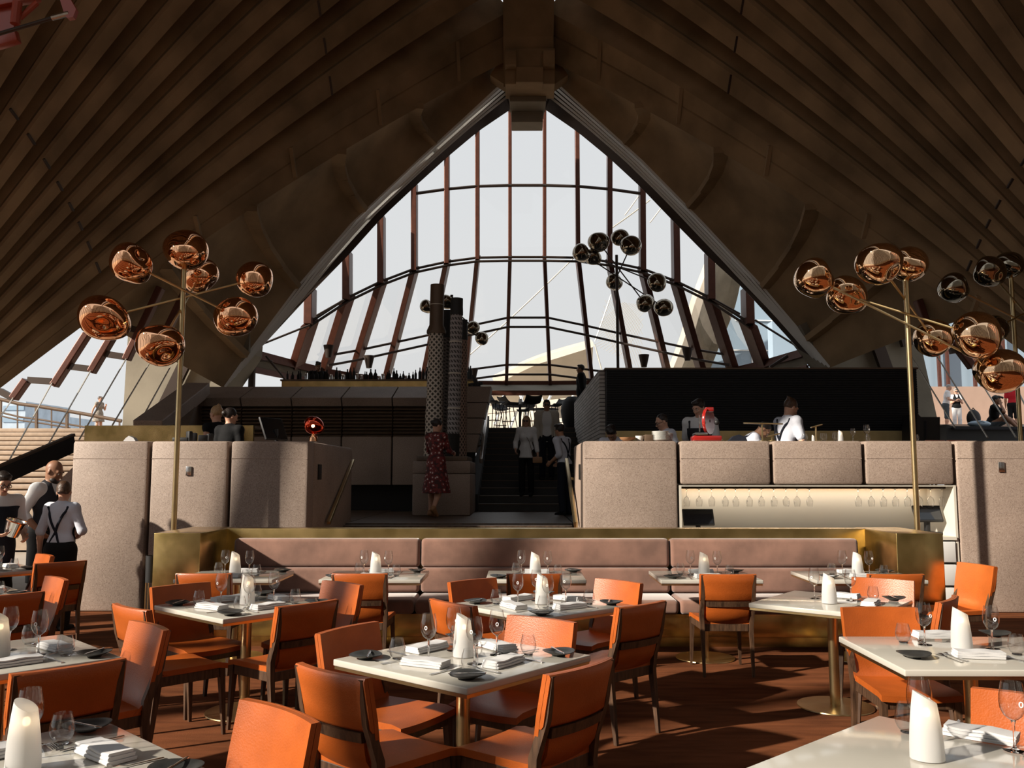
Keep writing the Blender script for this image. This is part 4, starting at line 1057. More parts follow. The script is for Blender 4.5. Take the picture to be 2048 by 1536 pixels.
def setting(cx, cy, ang, seat, tname, skip='', jit=0.0, wine=(0.09, 0.155), water=(0.22, 0.25), nap=0.275, plate=(0.352, -0.345), napw=1.0, napoff=0.0):
    """ang: direction from the table centre out to the sitter."""
    o = Vector((math.cos(ang), math.sin(ang), 0)); l = Vector((o.y, -o.x, 0)) * -1      # l = the sitter's right
    def pos(a, b): p = Vector((cx, cy, TZ)) + o * a + l * b; return p + Vector((random.uniform(-jit, jit), random.uniform(-jit, jit), 0))
    J = lambda d: R(random.uniform(-d, d))
    rz = ang + PI / 2      # local +Y points from sitter to centre
    if 'w' not in skip: WINE.put(pos(*wine), R(random.uniform(-50, 50)), f'tall stemmed wine glass, {seat}, {tname}', 'wine glass', 'wine glasses on the tables')
    if 'v' not in skip: WATER.put(pos(*water), J(180), f'stemless water glass, {seat}, {tname}', 'water glass', 'water glasses on the tables')
    if 'n' not in skip: NAPKIN.put(pos(nap, napoff), rz + J(14) + (PI / 2 if False else 0), f'folded white napkin, {seat}, {tname}', 'napkin', 'folded white napkins')
    if 'p' not in skip: PLATE.put(pos(*plate), J(180), f'charcoal side plate, {seat}, {tname}', 'plate', 'charcoal side plates')
    if 'f' not in skip: FORK.put(pos(nap + 0.02, -0.165 + napoff), rz + J(8), f'steel fork, {seat}, {tname}', 'fork', 'table forks')
    if 'k' not in skip: KNIFE.put(pos(nap + 0.02, 0.165 + napoff), rz + J(8), f'steel table knife, {seat}, {tname}', 'knife', 'table knives')
    if 'b' not in skip and 'p' not in skip: 
        q = pos(plate[0], plate[1] + 0.01); q.z = TZ + 0.0235; KNIFE.put(q, rz + R(35) + J(25), f'butter knife on the side plate, {seat}, {tname}', 'knife', 'butter knives', 0.78)
def candle(x, y, tname, rz=0.0):
    CANDLE.put((x, y, TZ), rz, f'frosted white candle lamp with slanted rim, {tname}', 'candle lamp', 'frosted candle lamps')
SEATS = {'NE': 'far right seat', 'NW': 'far left seat', 'SW': 'near left seat', 'SE': 'near right seat', 'N': 'far seat', 'S': 'near seat', 'W': 'left seat', 'E': 'right seat'}
def sq_table(cx, cy, a0, size, tname, tlabel, seats, chairs, cd=None, cskip={}, skip={}, cvec=(0, 0)):
    """a0: direction (deg) from the centre to the NE side; other sides follow."""
    table(cx, cy, R(a0), size, size, tlabel)
    ang = {'NE': a0, 'NW': a0 + 90, 'SW': a0 + 180, 'SE': a0 + 270}
    for s in seats: setting(cx, cy, R(ang[s]), SEATS[s], tname, skip.get(s, ''), 0.006)
    for s, d in chairs.items():
        dist, lat, tw = d if isinstance(d, tuple) else (d, 0, 0)
        a = R(ang[s]); p = Vector((cx, cy, 0)) + Vector((math.cos(a), math.sin(a), 0)) * dist + Vector((-math.sin(a), math.cos(a), 0)) * lat
        chair(p.x, p.y, ang[s] + 90 + tw, f'orange leather dining chair, {SEATS[s]}, {tname}')
    candle(cx + cvec[0], cy + cvec[1], tname, R(170))
NEAR = 'front centre table'
c = lambda px1, py1, px2, py2: (on(px1, py1, TH) + on(px2, py2, TH)) / 2
p = c(657, 1320, 1189, 1309); sq_table(p.x, p.y, 50, 0.935, 'table in the front centre', 'cream stone table with four settings in the front centre', ('NE', 'NW', 'SW', 'SE'), {'NE': (0.40, 0.03, 4), 'NW': (0.37, 0.16, 9), 'SW': (0.62, 0.11, 0), 'SE': (0.555, -0.17, 0)})
p = c(900, 1207, 1272, 1210); sq_table(p.x, p.y, 42, 0.93, 'table before the middle of the banquette', 'cream stone table between the front centre table and the banquette', ('NE', 'NW', 'SW', 'SE'), {'NE': (0.52, 0, 0), 'NW': (0.50, 0.0, 0), 'SW': (0.56, 0.06, 0), 'SE': (0.62, 0.0, 0)})
p = c(306, 1203, 690, 1194); sq_table(-1.97, 6.43, 49, 0.93, 'table before the left brass end', 'cream stone table in front of the brass banquette end by the pole lamp', ('NE', 'NW', 'SW', 'SE'), {'NE': (0.42, -0.16, 0), 'NW': (0.36, 0.16, 0), 'SW': (0.62, 0.16, 0), 'SE': (0.55, -0.09, 0)})
e_ = on(245, 1314, TH); sq_table(e_.x - 0.64, e_.y, 45, 0.90, 'table at the left picture edge', 'cream stone table cut by the left picture edge, one row from the front', ('NE', 'SE'), {'NE': (0.38, -0.20, 0), 'SE': (0.69, 0.02, 0)})
n_p = on(227, 1437, TH); sq_table(n_p.x, n_p.y - 0.66, 47, 0.90, 'front table at the bottom left', 'cream stone table in the bottom left corner of the picture', ('NE', 'NW'), {'NE': (0.46, -0.25, 0)}, cvec=(-0.01, 0.06))
e_ = on(75, 1191, TH); sq_table(e_.x - 0.64, e_.y, 45, 0.90, 'second table from the waiters', 'cream stone table second from the three waiters', ('NE', 'SE'), {'NE': (0.34, -0.26, 0), 'SE': (0.76, 0.08, 0)})
e_ = on(88, 1139, TH); sq_table(e_.x - 0.64, e_.y, 45, 0.90, 'table beside the waiters', 'cream stone table right beside the three waiters', ('NE', 'SE'), {'NE': (0.30, 0.05, 0), 'SE': (0.57, 0.47, 0), 'SW': (0.6, 0, 0)})
p = c(1491, 1206, 1832, 1201); p8 = p; sq_table(p.x, p.y, 52, 0.90, 'table before the right brass end', 'cream stone table in front of the banquette\'s far brass end', ('NE', 'SE'), {'NE': (0.50, -0.16, 4), 'SE': (0.50, -0.10, 0)}, skip={'NE': 'v'}, cvec=(-0.05, -0.10))
# straight-set table on the right
x9 = on(1679, 1274, TH); y0_, y1_ = on(1800, 1340, TH).y, on(1679, 1273, TH).y
w9 = 1.06; cx9, cy9 = x9.x + w9 / 2, (y0_ + y1_) / 2
T9n = 'straight-set table at the right'
table(cx9, cy9, 0, w9, y1_ - y0_, 'cream stone table set square to the room near the right picture edge')
def place(kind, px, py, rz, label, cat, group, z=TZ):
    q = on(px, py, TH); return kind.put((q.x, q.y, z), rz, label, cat, group)
def lay(items, tname):
    for it in items:
        k, px, py, rz, seat = it
        name, cat, grp, kd = {'w': ('tall stemmed wine glass', 'wine glass', 'wine glasses on the tables', WINE), 'v': ('stemless water glass', 'water glass', 'water glasses on the tables', WATER),
            'n': ('folded white napkin', 'napkin', 'folded white napkins', NAPKIN), 'p': ('charcoal side plate', 'plate', 'charcoal side plates', PLATE), 'f': ('steel fork', 'fork', 'table forks', FORK),
            'k': ('steel table knife', 'knife', 'table knives', KNIFE)}[k]
        place(kd, px, py, R(rz), f'{name}, {seat}, {tname}', cat, grp)
lay([('v', 1807, 1286, 0, 'far seat'), ('w', 1850, 1290, 20, 'far seat'), ('n', 1872, 1276, 0, 'far seat'), ('f', 1838, 1281, 160, 'far seat'), ('p', 1828, 1316, 0, 'near seat'), ('f', 1898, 1318, 12, 'near seat, outermost of two'), ('f', 1908, 1316, 12, 'near seat, beside the napkin'),
     ('n', 1958, 1316, -8, 'near seat'), ('k', 2012, 1316, 18, 'near seat'), ('w', 1985, 1298, -10, 'near seat'), ('v', 2034, 1310, 0, 'near seat'), ('p', 1990, 1273, 0, 'far seat')], T9n)
q = on(1924, 1298, TH); candle(q.x, q.y, T9n, R(165))
chair(cx9 - 0.12, y1_ + 0.12, 180, f'orange leather dining chair, far seat, {T9n}')
chair(cx9 + 0.33, y0_ - 0.14, 0, f'orange leather dining chair, near seat, {T9n}')
chair(cx9 + 0.86, cy9 + 0.28, 92, f'orange leather dining chair, right seat, {T9n}')
# bottom right table
nc = on(1757, 1431, TH); wc = on(1490, 1536, TH); d10 = (nc - wc).normalized(); pr10 = Vector((d10.y, -d10.x, 0))
c10 = nc - d10 * 0.46 + pr10 * 0.46; a10 = math.degrees(math.atan2(d10.y, d10.x))
T10n = 'front table at the bottom right'
table(c10.x, c10.y, R(a10), 0.92, 0.92, 'cream stone table in the bottom right corner of the picture')
q = on(1855, 1520, TH); candle(q.x, q.y, T10n, R(170))
lay([('w', 1843, 1492, 10, 'left seat'), ('v', 1815, 1466, 0, 'far seat'), ('n', 1962, 1478, -38, 'far seat'), ('k', 1905, 1456, -38, 'far seat'), ('w', 2030, 1502, 0, 'far seat'), ('f', 2060, 1500, -40, 'far seat')], T10n)
q = c10 + d10 * 0.60 ; chair(q.x - 0.05, q.y - 0.12, a10 + 90 + 8, f'orange leather dining chair, far seat, {T10n}')
# five small tables along the banquette
ORD = ['first', 'second', 'third', 'fourth', 'fifth']
for k, (px0, px1, chx, xo) in enumerate(((346, 545, 424, 0.16), (637, 841, 728, 0), (971, 1173, 1068, 0.0), (1322, 1527, 1444, 0.06), (1633, 1857, 1772, 0.1))):
    yf = 7.93; tn = f'{ORD[k]} banquette table from the left'
    xa, xb = at(px0, 1155, yf).x, at(px1, 1155, yf).x; cx, cy = (xa + xb) / 2, yf + 0.38
    table(cx, cy, 0, xb - xa, 0.76, f'cream stone table pulled up to the banquette, {ORD[k]} from the left', 'banquette tables')
    for ang, s in ((-90, 'chair side'), (90, 'banquette side')):
        setting(cx + (0.02 if ang > 0 else 0), cy, R(ang), s, tn, '' if (k + ang) % 3 else '', 0.012, wine=(0.03, 0.12 if ang < 0 else 0.14), water=(0.09, 0.21), nap=0.2, plate=(0.24, -0.34))
    candle(cx, cy - 0.04, tn, R(175 + 5 * k))
    X = at(chx, 1240, 7.75).x
    chair(X, 7.82 if k != 3 else 7.80, 0, f'orange leather dining chair, back to the room, {tn}')
q = at(1893, 1200, 8.5); chair(3.96, 8.26, 103, 'orange leather dining chair standing alone beyond the far brass end')
# slim dark bottle cooler on a stand by the wall
bc = empty('bottle_cooler', at(302, 1217, 9.2) * 1, label='slim dark cylinder on a brass stand between wall and banquette', cat='wine cooler')
bc.location = (at(302, 1150, 9.4).x, 9.4, 0)
m = MB(); m.lathe([(0.0, 0.55), (0.055, 0.55), (0.06, 0.83), (0.056, 0.83), (0.05, 0.56), (0.0, 0.56)], n=20); m.build('bucket', M['black'], bc)
for a in range(4):
    m = MB(); m.bar((0.05 * math.cos(a * PI / 2 + .8), 0.05 * math.sin(a * PI / 2 + .8), 0.002), (0.05 * math.cos(a * PI / 2 + .8), 0.05 * math.sin(a * PI / 2 + .8), 0.55), 0.012, 0.012); m.build('leg', M['brass_pole'], bc, smooth=0)
# ------------------------------------------------------------------ blown-glass globe lamps
def globe_mesh(seed):
    rnd = random.Random(seed); me_b = bmesh.new()
    bmesh.ops.create_uvsphere(me_b, u_segments=40, v_segments=28, radius=1.0)
    dirs = [(Vector((rnd.gauss(0, 1), rnd.gauss(0, 1), rnd.gauss(0, 1))).normalized(), rnd.uniform(0.06, 0.20) * rnd.choice((-1, 1, 1)), rnd.uniform(0.40, 0.75)) for _ in range(6)]
    dirs.append((Vector((rnd.uniform(-1, 1), -0.6, rnd.uniform(-0.8, 0.4))).normalized(), -0.34, 0.5))
    for v in me_b.verts:
        n = v.co.normalized(); r = 1.0
        for d, a, w in dirs:
            g = math.acos(max(-1, min(1, n.dot(d)))); r += a * math.exp(-(g / w) ** 2)
        v.co = n * r
    c = sum((v.co for v in me_b.verts), Vector()) / len(me_b.verts)
    rad = sum((v.co - c).length for v in me_b.verts) / len(me_b.verts)
    for v in me_b.verts: v.co = (v.co - c) / rad; v.co.z *= 0.95
    me = bpy.data.meshes.new('globe'); me_b.to_mesh(me); me_b.free()
    me.polygons.foreach_set('use_smooth', [True] * len(me.polygons)); return me
GL = {}
def globe(root, c, r, seed, mat, warm=True):
    k = (seed, mat)
    if k not in GL: GL[k] = globe_mesh(seed)
    o = bpy.data.objects.new('globe', GL[k]); COL.objects.link(o); o.parent = root
    if not GL[k].materials: GL[k].materials.append(M[mat])
    o.location = c; o.scale = (r, r, r); o.rotation_euler = (0, 0, seed * 1.3)
    return o
def globe_lamp(name, label, foot, top, pole_r, globes, rods, mat, polemat='brass_pole', group=None):
    """foot/top: world points of the pole; globes: (px, py, Y, radius); rods: index pairs joined by a straight rod."""
    root = empty(name, foot, label=label, cat='floor lamp', group=group); off = -Vector(foot)
    T = Vector((foot[0], foot[1], top[2]))
    m = MB(); m.tube([(0, 0, 0), T + off], pole_r, n=14); m.build('pole', M[polemat], root)
    m = MB(); m.lathe([(0, 0), (0.22, 0), (0.22, 0.012), (0.03, 0.02), (0, 0.02)], n=32); m.build('base', M[polemat], root)
    C = [at(px, py, Y) + off for px, py, Y, r in globes]
    for i, (px, py, Y, r) in enumerate(globes): globe(root, C[i], r, i % 7 + 1, mat)
    for i, j in rods:
        m = MB(); b = C[j] if j is not None else Vector((0, 0, C[i].z - 0.6)); m.tube([C[i], b], pole_r * 0.45, n=8); m.build('rod', M[polemat], root)
        for e, f in ((C[i], b), (b, C[i])):
            if j is None and e is b: continue
    return root
f = at(347, 1055, 10.45); t = at(369, 530, 10.45)
x_ = (f.x + t.x) / 2
globe_lamp('globe_floor_lamp', 'brass pole lamp with seven mirrored copper globes beside the reception wall', (x_, 10.45, 0), t, 0.032,
           [(262, 527, 10.1, 0.245), (473, 633, 10.75, 0.26), (206, 636, 10.0, 0.265), (508, 559, 11.0, 0.235), (320, 690, 9.75, 0.25), (400, 553, 11.2, 0.235), (373, 500, 10.45, 0.262)], [(0, 1), (2, 3), (4, 5)], 'copper')
f = at(1835, 1050, 10.45); t = at(1811, 560, 10.45); x_ = (f.x + t.x) / 2
globe_lamp('globe_floor_lamp', 'brass pole lamp with mirrored golden globes beside the lit niche', (x_, 10.45, 0), t, 0.032,
           [(1630, 557, 10.6, 0.25), (2003, 742, 10.1, 0.27), (1692, 590, 10.9, 0.245), (1950, 670, 9.9, 0.275), (1758, 527, 10.0, 0.255), (1866, 677, 11.0, 0.245), (1818, 528, 10.45, 0.225)], [(0, 1), (2, 3), (4, 5)], 'gold_mirror')
f = at(2042, 840, 14.6); t = at(2019, 550, 14.6); x_ = (f.x + t.x) / 2
globe_lamp('globe_floor_lamp', 'third globe lamp, darker, behind the servery at the picture edge', (x_, 14.6, LZ), t, 0.035,
           [(1908, 576, 14.2, 0.25), (2140, 690, 14.9, 0.25), (1978, 543, 14.0, 0.25), (2080, 660, 15.1, 0.25), (2100, 600, 14.8, 0.25), (1985, 660, 14.4, 0.25), (2018, 530, 14.6, 0.24)], [(0, 1), (2, 3), (4, 5)], 'shaded_mirror')
f = at(1250, 850, 22.6); t = at(1243, 510, 22.6); x_ = (f.x + t.x) / 2
globe_lamp('globe_floor_lamp', 'slim black pole lamp with globes coloured dark as if back-lit before the great window', (x_, 23.9, SZ), at(1243, 510, 23.9), 0.04,
           [(1163, 506, 23.6, 0.26), (1328, 615, 24.2, 0.26), (1185, 514, 24.3, 0.23), (1313, 565, 23.6, 0.27), (1197, 484, 24.0, 0.29), (1290, 607, 24.0, 0.26), (1262, 491, 23.4, 0.29), (1229, 564, 24.4, 0.25), (1241, 475, 24.1, 0.25)], [(0, 1), (2, 3), (4, 5), (6, 7)], 'shaded_mirror', 'bronze')
x_ = at(905, 700, 24.0).x
globe_lamp('globe_floor_lamp', 'pole lamp with small dark globes half hidden by the woven poles', (x_, 23.6, SZ), at(895, 590, 23.6), 0.04,
           [(853, 613, 23.4, 0.19), (946, 655, 23.8, 0.19), (893, 604, 23.6, 0.20), (963, 677, 23.7, 0.19)], [(0, 3), (1, 2)], 'shaded_mirror', 'bronze')
# red copper table lamp on the reception wall
p = at(626, 883, 11.15)
tl = empty('table_lamp', (p.x, 11.16, WZ + 0.001), label='small glowing red copper table lamp on the reception wall', cat='table lamp')
m = MB(); m.lathe([(0, 0), (0.055, 0), (0.055, 0.055), (0.045, 0.07), (0.022, 0.075), (0.022, 0.10), (0.035, 0.12), (0.0, 0.12)], n=24); m.build('base', M['copper'], tl)
o = globe(tl, (0, 0, 0.205), 0.118, 3, 'hotred'); o.name = 'lamp_shade'
m = MB(); m.ball((0.02, -0.112, 0.19), (0.022, 0.012, 0.02), n=10); m.build('bulb_glow', M['warm'], tl)
# ------------------------------------------------------------------ people
def V3(*a): return np.array(a, float)
def rotx(a): c, s = math.cos(a), math.sin(a); return np.array([[1, 0, 0], [0, c, -s], [0, s, c]])
def roty(a): c, s = math.cos(a), math.sin(a); return np.array([[c, 0, s], [0, 1, 0], [-s, 0, c]])
def rotz(a): c, s = math.cos(a), math.sin(a); return np.array([[c, -s, 0], [s, c, 0], [0, 0, 1]])
BASE = dict(pel=(0, 0, .95), wai=(0, 0, 1.09), che=(0, .005, 1.28), nek=(0, .015, 1.46), hed=(0, -.015, 1.61),
    shL=(.175, .01, 1.415), shR=(-.175, .01, 1.415), elL=(.225, .03, 1.13), elR=(-.225, .03, 1.13), wrL=(.235, -.06, .89), wrR=(-.235, -.06, .89),
    hiL=(.088, 0, .92), hiR=(-.088, 0, .92), knL=(.098, -.015, .50), knR=(-.098, -.015, .50), anL=(.10, .02, .085), anR=(-.10, .02, .085))
UPPER = ('wai', 'che', 'nek', 'hed', 'shL', 'shR', 'elL', 'elR', 'wrL', 'wrR')
def infl(prims, t): return [('c', p[1], p[2], p[3] + t, p[4] + t, _k(p)) if p[0] == 'c' else ('e', p[1], tuple(r + t for r in p[2]), p[3], _k(p)) for p in prims]
def hand(w, d, pn, th, s=1.0, curl=0.5):
    """w wrist, d finger direction, pn direction the palm faces, th direction of the thumb side."""
    d = d / np.linalg.norm(d); th = th - d * (th @ d); th = th / np.linalg.norm(th); pn = np.cross(d, th) * np.sign(np.cross(d, th) @ pn + 1e-9)
    P = []; k = 0.006
    kn = []
    for i, o in enumerate((.030, .010, -.010, -.029)):
        K = w + d * (.088 - .004 * abs(i - 1)) + th * o; kn.append(K)
        P.append(('c', w + d * .012 + th * o * .55, K, .0165, .0125, .012))
    L = [(.040, .025, .020), (.045, .028, .022), (.041, .026, .021), (.032, .020, .018)]
    for i, K in enumerate(kn):
        p = K; a = curl * (0.55 + 0.12 * i)
        for j, l in enumerate(L[i]):
            q = p + (d * math.cos(a) + pn * math.sin(a)) * l * s
            P.append(('c', p, q, .0098 - .001 * j, .0092 - .001 * j, k)); p = q; a += curl * (0.75 - 0.1 * j)
    b = w + d * .025 + th * .022; t1 = b + (d * .62 + th * .70 + pn * .30) * .040; t2 = t1 + (d * .85 + th * .25 + pn * .45) * .030
    P += [('c', b, t1, .0135, .0110, .010), ('c', t1, t2, .0108, .0088, k)]
    return P
def person(label, loc, face, height=1.74, skin='skin', hair=('short', 'hair_dark'), outfit=None, pose=None, lean=0.0, turn=0.0, nod=0.0, fem=False, h=0.011, curl=(0.5, 0.5), legs=True, beard=None, gl=None, hdir=None):
    s = height / 1.735; J = {k: V3(*v) for k, v in BASE.items()}
    if fem:
        for k in ('shL', 'shR'): J[k][0] *= 0.89
        for k in ('elL', 'elR', 'wrL', 'wrR'): J[k][0] *= 0.93
    if lean:
        L = rotx(R(lean))
        for k in UPPER: J[k] = J['pel'] + L @ (J[k] - J['pel'])
    Rl = rotx(R(lean))
    for k, v in (pose or {}).items(): J[k] = V3(*v)
    # proportions are kept whatever the pose asks for
    def fix(a, b, L): d = J[b] - J[a]; J[b] = J[a] + d / np.linalg.norm(d) * L
    for sd in 'LR':
        fix('sh' + sd, 'el' + sd, .285); fix('el' + sd, 'wr' + sd, .25)
        fix('hi' + sd, 'kn' + sd, .425); fix('kn' + sd, 'an' + sd, .42)
    root = empty('person', loc, R(face), label, 'person'); root.scale = (s, s, s)
    wf = 0.90 if fem else 1.0
    torso = [('e', J['pel'] + V3(0, .01, .0), (.158, .112, .13), Rl, .05), ('e', (J['pel'] + J['wai']) / 2 + V3(0, 0, .03), (.142 * wf, .100, .13), Rl, .05), ('e', J['che'], (.160 * wf, .112, .19), Rl, .05),
             ('c', J['shL'], J['shR'], .062, .062, .05), ('c', J['che'] + (J['nek'] - J['che']) * .55, J['nek'], .085, .056, .04)]
    if fem: torso += [('e', J['che'] + Rl @ V3(.068, -.085, -.02), (.060, .050, .058), None, .04), ('e', J['che'] + Rl @ V3(-.068, -.085, -.02), (.060, .050, .058), None, .04)]
    thin = 0.88 if fem else 1.0
    up, fo, th, ca, ft, hd = {}, {}, {}, {}, {}, {}
    fw = V3(0, -1, 0)
    for sd, sg in (('L', 1), ('R', -1)):
        up[sd] = [('c', J['sh' + sd], J['el' + sd], .054 * thin, .041 * thin, .03)]
        fo[sd] = [('c', J['el' + sd], J['el' + sd] * .72 + J['wr' + sd] * .28, .041 * thin, .043 * thin, .02), ('c', J['el' + sd] * .72 + J['wr' + sd] * .28, J['wr' + sd], .042 * thin, .027 * thin, .02)]
        d = J['wr' + sd] - J['el' + sd]; d = d / np.linalg.norm(d)
        if hdir and sd in hdir: dd, pn, tt = [V3(*q) for q in hdir[sd]]
        else:
            dd = d; tt = fw - d * (fw @ d) * 1.0
            if np.linalg.norm(tt) < 0.3: tt = V3(0, 0, 1)
            pn = V3(-sg, 0, 0)
            if abs(pn @ d) > .8: pn = V3(0, 0, -1)
        hd[sd] = hand(J['wr' + sd], dd, pn, tt, curl=curl[0 if sd == 'L' else 1])
        th[sd] = [('c', J['hi' + sd], J['kn' + sd], .083, .057, .04)]
        ca[sd] = [('c', J['kn' + sd], J['kn' + sd] * .65 + J['an' + sd] * .35, .055, .058, .03), ('c', J['kn' + sd] * .65 + J['an' + sd] * .35, J['an' + sd], .056, .036, .03)]
        sh = J['an' + sd] - J['kn' + sd]; sh = sh / np.linalg.norm(sh); f = fw - sh * (fw @ sh); f = f / np.linalg.norm(f)
        heel = J['an' + sd] + sh * .045 + f * -.03; toe = J['an' + sd] + sh * .055 + f * .155
        ft[sd] = [('c', heel, toe, .038, .028, .02), ('c', J['an' + sd], (heel + toe) / 2, .038, .032, .03)]
    # head in its own frame
    H = rotz(R(turn)) @ rotx(R(nod + lean * 0.5)); hc = J['hed']; K = 0.94
    def hp(x, y, z): return hc + H @ (V3(x, y, z) * K)
    head = [('e', hp(0, .016, .030), tuple(K * q for q in (.077, .097, .098)), H, .02), ('e', hp(0, -.028, -.035), tuple(K * q for q in (.061, .066, .088)), H, .03), ('e', hp(0, -.064, -.100), (.026, .022, .020), H, .025),
            ('c', hp(0, -.093, .008), hp(0, -.116, -.030), .008, .0135, .010), ('e', hp(.014, -.100, -.034), (.009, .010, .007), H, .006), ('e', hp(-.014, -.100, -.034), (.009, .010, .007), H, .006),
            ('e', hp(.079, .012, -.010), (.010, .021, .031), H @ rotz(.3), .006), ('e', hp(-.079, .012, -.010), (.010, .021, .031), H @ rotz(-.3), .006), ('c', hp(.045, -.078, .030), hp(-.045, -.078, .030), .013, .013, .02),
            ('e', hp(.036, -.072, -.020), (.020, .016, .016), H, .02), ('e', hp(-.036, -.072, -.020), (.020, .016, .016), H, .02), ('c', hp(.018, -.090, -.064), hp(-.018, -.090, -.064), .007, .007, .008)]
    neck = [('c', J['nek'] - Rl @ V3(0, 0, .03), hp(0, .02, -.06), .054 * thin, .050 * thin, .03)]
    eyes_sub = [('e', hp(.030, -.097, .004), (.015, .012, .009), H, .004), ('e', hp(-.030, -.097, .004), (.015, .012, .009), H, .004)]
    body = head + neck + torso
    for sd in 'LR': body += up[sd] + fo[sd] + hd[sd]
    if legs:
        for sd in 'LR': body += th[sd] + ca[sd] + ft[sd]
    link('body', sdf_mesh('body', body, h, subs=eyes_sub), M[skin], root)
    for x in (.030, -.030):
        m = MB(); m.ball(hp(x, -.0795, .004), .0125, n=8); m.build('eye', M['eyewhite'], root)
        m = MB(); m.ball(hp(x * 1.0, -.0885, .003), .0062, n=8); m.build('iris', M['iris'], root)
        m = MB(); m.tube([hp(x * .55, -.099, .027), hp(x, -.098, .034), hp(x * 1.6, -.082, .027)], [.0035, .0045, .002], n=6); m.build('eyebrow', M[hair[1]] if hair[1] != 'hair_grey' else M['hair_grey'], root)
    m = MB(); m.ball(hp(0, -.0965, -.0655), (.021, .006, .0065), n=10, M=Matrix(H.tolist())); m.build('mouth', M['lip'], root)
    # hair
    st, hm = hair
    cap = [('e', hp(0, .024, .040), tuple(K * q for q in (.086, .101, .101)), H, .02)]
    face = ('e', hp(0, -.085, -.045), (.070, .070, .098), H, .01)
    back = [(hp(0, .03, -.055), H @ V3(0, 0.35, -1))]
    if st == 'short': hp_ = cap + [('e', hp(0, -.045, .105), (.062, .045, .028), H, .02)]
    elif st == 'bun': hp_ = cap + [('e', hp(0, .115, .030), (.042, .042, .042), H, .015)]
    elif st == 'lowbun': hp_ = cap + [('e', hp(0, .105, -.035), (.052, .040, .046), H, .02), ('e', hp(.015, .118, -.06), (.03, .03, .03), H, .02)]
    elif st == 'topknot': hp_ = cap + [('e', hp(0, .085, .105), (.034, .034, .030), H, .012), ('c', hp(0, .09, .12), hp(.03, .12, .135), .012, .008, .01)]
    elif st == 'long': hp_ = cap + [('c', hp(.07, .02, .02), hp(.085, .01, -.20), .030, .026, .03), ('c', hp(-.07, .02, .02), hp(-.085, .01, -.20), .030, .026, .03), ('c', hp(0, .08, .0), hp(0, .08, -.20), .06, .05, .04)]; back = []
    elif st == 'mop': hp_ = cap + [('e', hp(.03, -.03, .12), (.05, .05, .03), H, .02), ('e', hp(-.03, .02, .125), (.05, .05, .03), H, .02), ('e', hp(0, .09, .07), (.06, .04, .05), H, .02)]
    elif st == 'buzz': hp_ = [('e', hp(0, .024, .036), tuple(K * q for q in (.0795, .098, .0985)), H, .02)]
    elif st == 'cap': hp_ = cap + [('c', hp(0, -.06, .075), hp(0, -.15, .055), .045, .030, .02)]
    if st: link('hair' if st != 'cap' else 'cap', sdf_mesh('hair', hp_, min(h, .010), subs=[face], cuts=back), M[hm], root)
    if beard:
        link('beard', sdf_mesh('beard', [('e', hp(0, -.045, -.085), (.056, .056, .048), H, .01)], .008, subs=[('e', hp(0, -.10, -.035), (.045, .04, .04), H, .01)], cuts=[(hp(0, 0, -.050), H @ V3(0, 0.25, 1))]), M[beard], root)
    if gl:
        m = MB()
        for x in (.032, -.032): m.tube([hp(x + .024 * math.cos(a), -.112, .004 + .019 * math.sin(a)) for a in [2 * PI * k / 12 for k in range(12)]], .0035, n=6, closed=True)
        m.tube([hp(.010, -.114, .008), hp(-.010, -.114, .008)], .003, n=6)
        for x in (1, -1): m.tube([hp(x * .056, -.110, .008), hp(x * .078, .01, .008)], .003, n=6)
        g = m.build('eyeglasses', M['black'], root)
        if gl == 'dark':
            m = MB()
            for x in (.032, -.032): m.ball(hp(x, -.112, .004), (.023, .005, .019), n=10, M=Matrix(H.tolist()))
            m.build('dark_lens', M['screen'], g)
    # clothes
    O = outfit or {}
    def leg_cloth(nm_, mat, t, low=1.0):
        pr = infl([torso[0]], t)
        cu = []
        for sd in 'LR':
            pr += infl(th[sd], t)
            if low >= 1: pr += [('c', ca[sd][0][1], J['an' + sd] + V3(0, 0, .01), .063 + t, .054 + t, .03)]
            elif low > 0: e = J['kn' + sd] * (1 - low) + J['an' + sd] * low; pr += [('c', J['kn' + sd], e, .060 + t, .062 + t, .03)]
        wz = J['pel'] + Rl @ V3(0, 0, .085); cu = [(wz, Rl @ V3(0, 0, 1))]
        link(nm_, sdf_mesh(nm_, pr, h, cuts=cu), M[mat], root)
    def top_cloth(nm_, mat, t, sleeve, low=-.06, neck_cut=True, subs=(), flare=0.0):
        pr = infl(torso if sleeve > 0 else torso[:3] + [('c', J['shL'] * .62 + J['shR'] * .38, J['shR'] * .62 + J['shL'] * .38, .066, .066, .05)] + torso[4:], t)
        for sd in 'LR':
            if sleeve > 0: pr += infl(up[sd], t + .004) if sleeve >= 1 else [('c', J['sh' + sd], J['sh' + sd] * (1 - sleeve) + J['el' + sd] * sleeve, .058 * thin + t, .050 * thin + t, .03)]
            if sleeve > 1: e = J['el' + sd] * (2 - sleeve) + J['wr' + sd] * (sleeve - 1); pr += [('c', J['el' + sd], e, .045 * thin + t, .042 * thin + t, .02)]
        if flare: pr += [('c', J['pel'] + V3(0, 0, .05), J['pel'] + Rl @ V3(0, 0, low), .13, .15 + flare, .05)]
        cu = [(J['pel'] + Rl @ V3(0, 0, low), Rl @ V3(0, 0, -1)), (J['nek'] + Rl @ V3(0, -.01, .045), Rl @ V3(0, -.30, 1))]
        return link(nm_, sdf_mesh(nm_, pr, h, cuts=cu, subs=subs), M[mat], root), pr
    shirt_pr = None
    if 'shirt' in O: _, shirt_pr = top_cloth('shirt', O['shirt'], .012, O.get('sleeve', 1.15), O.get('low', -.02), flare=O.get('flare', 0))
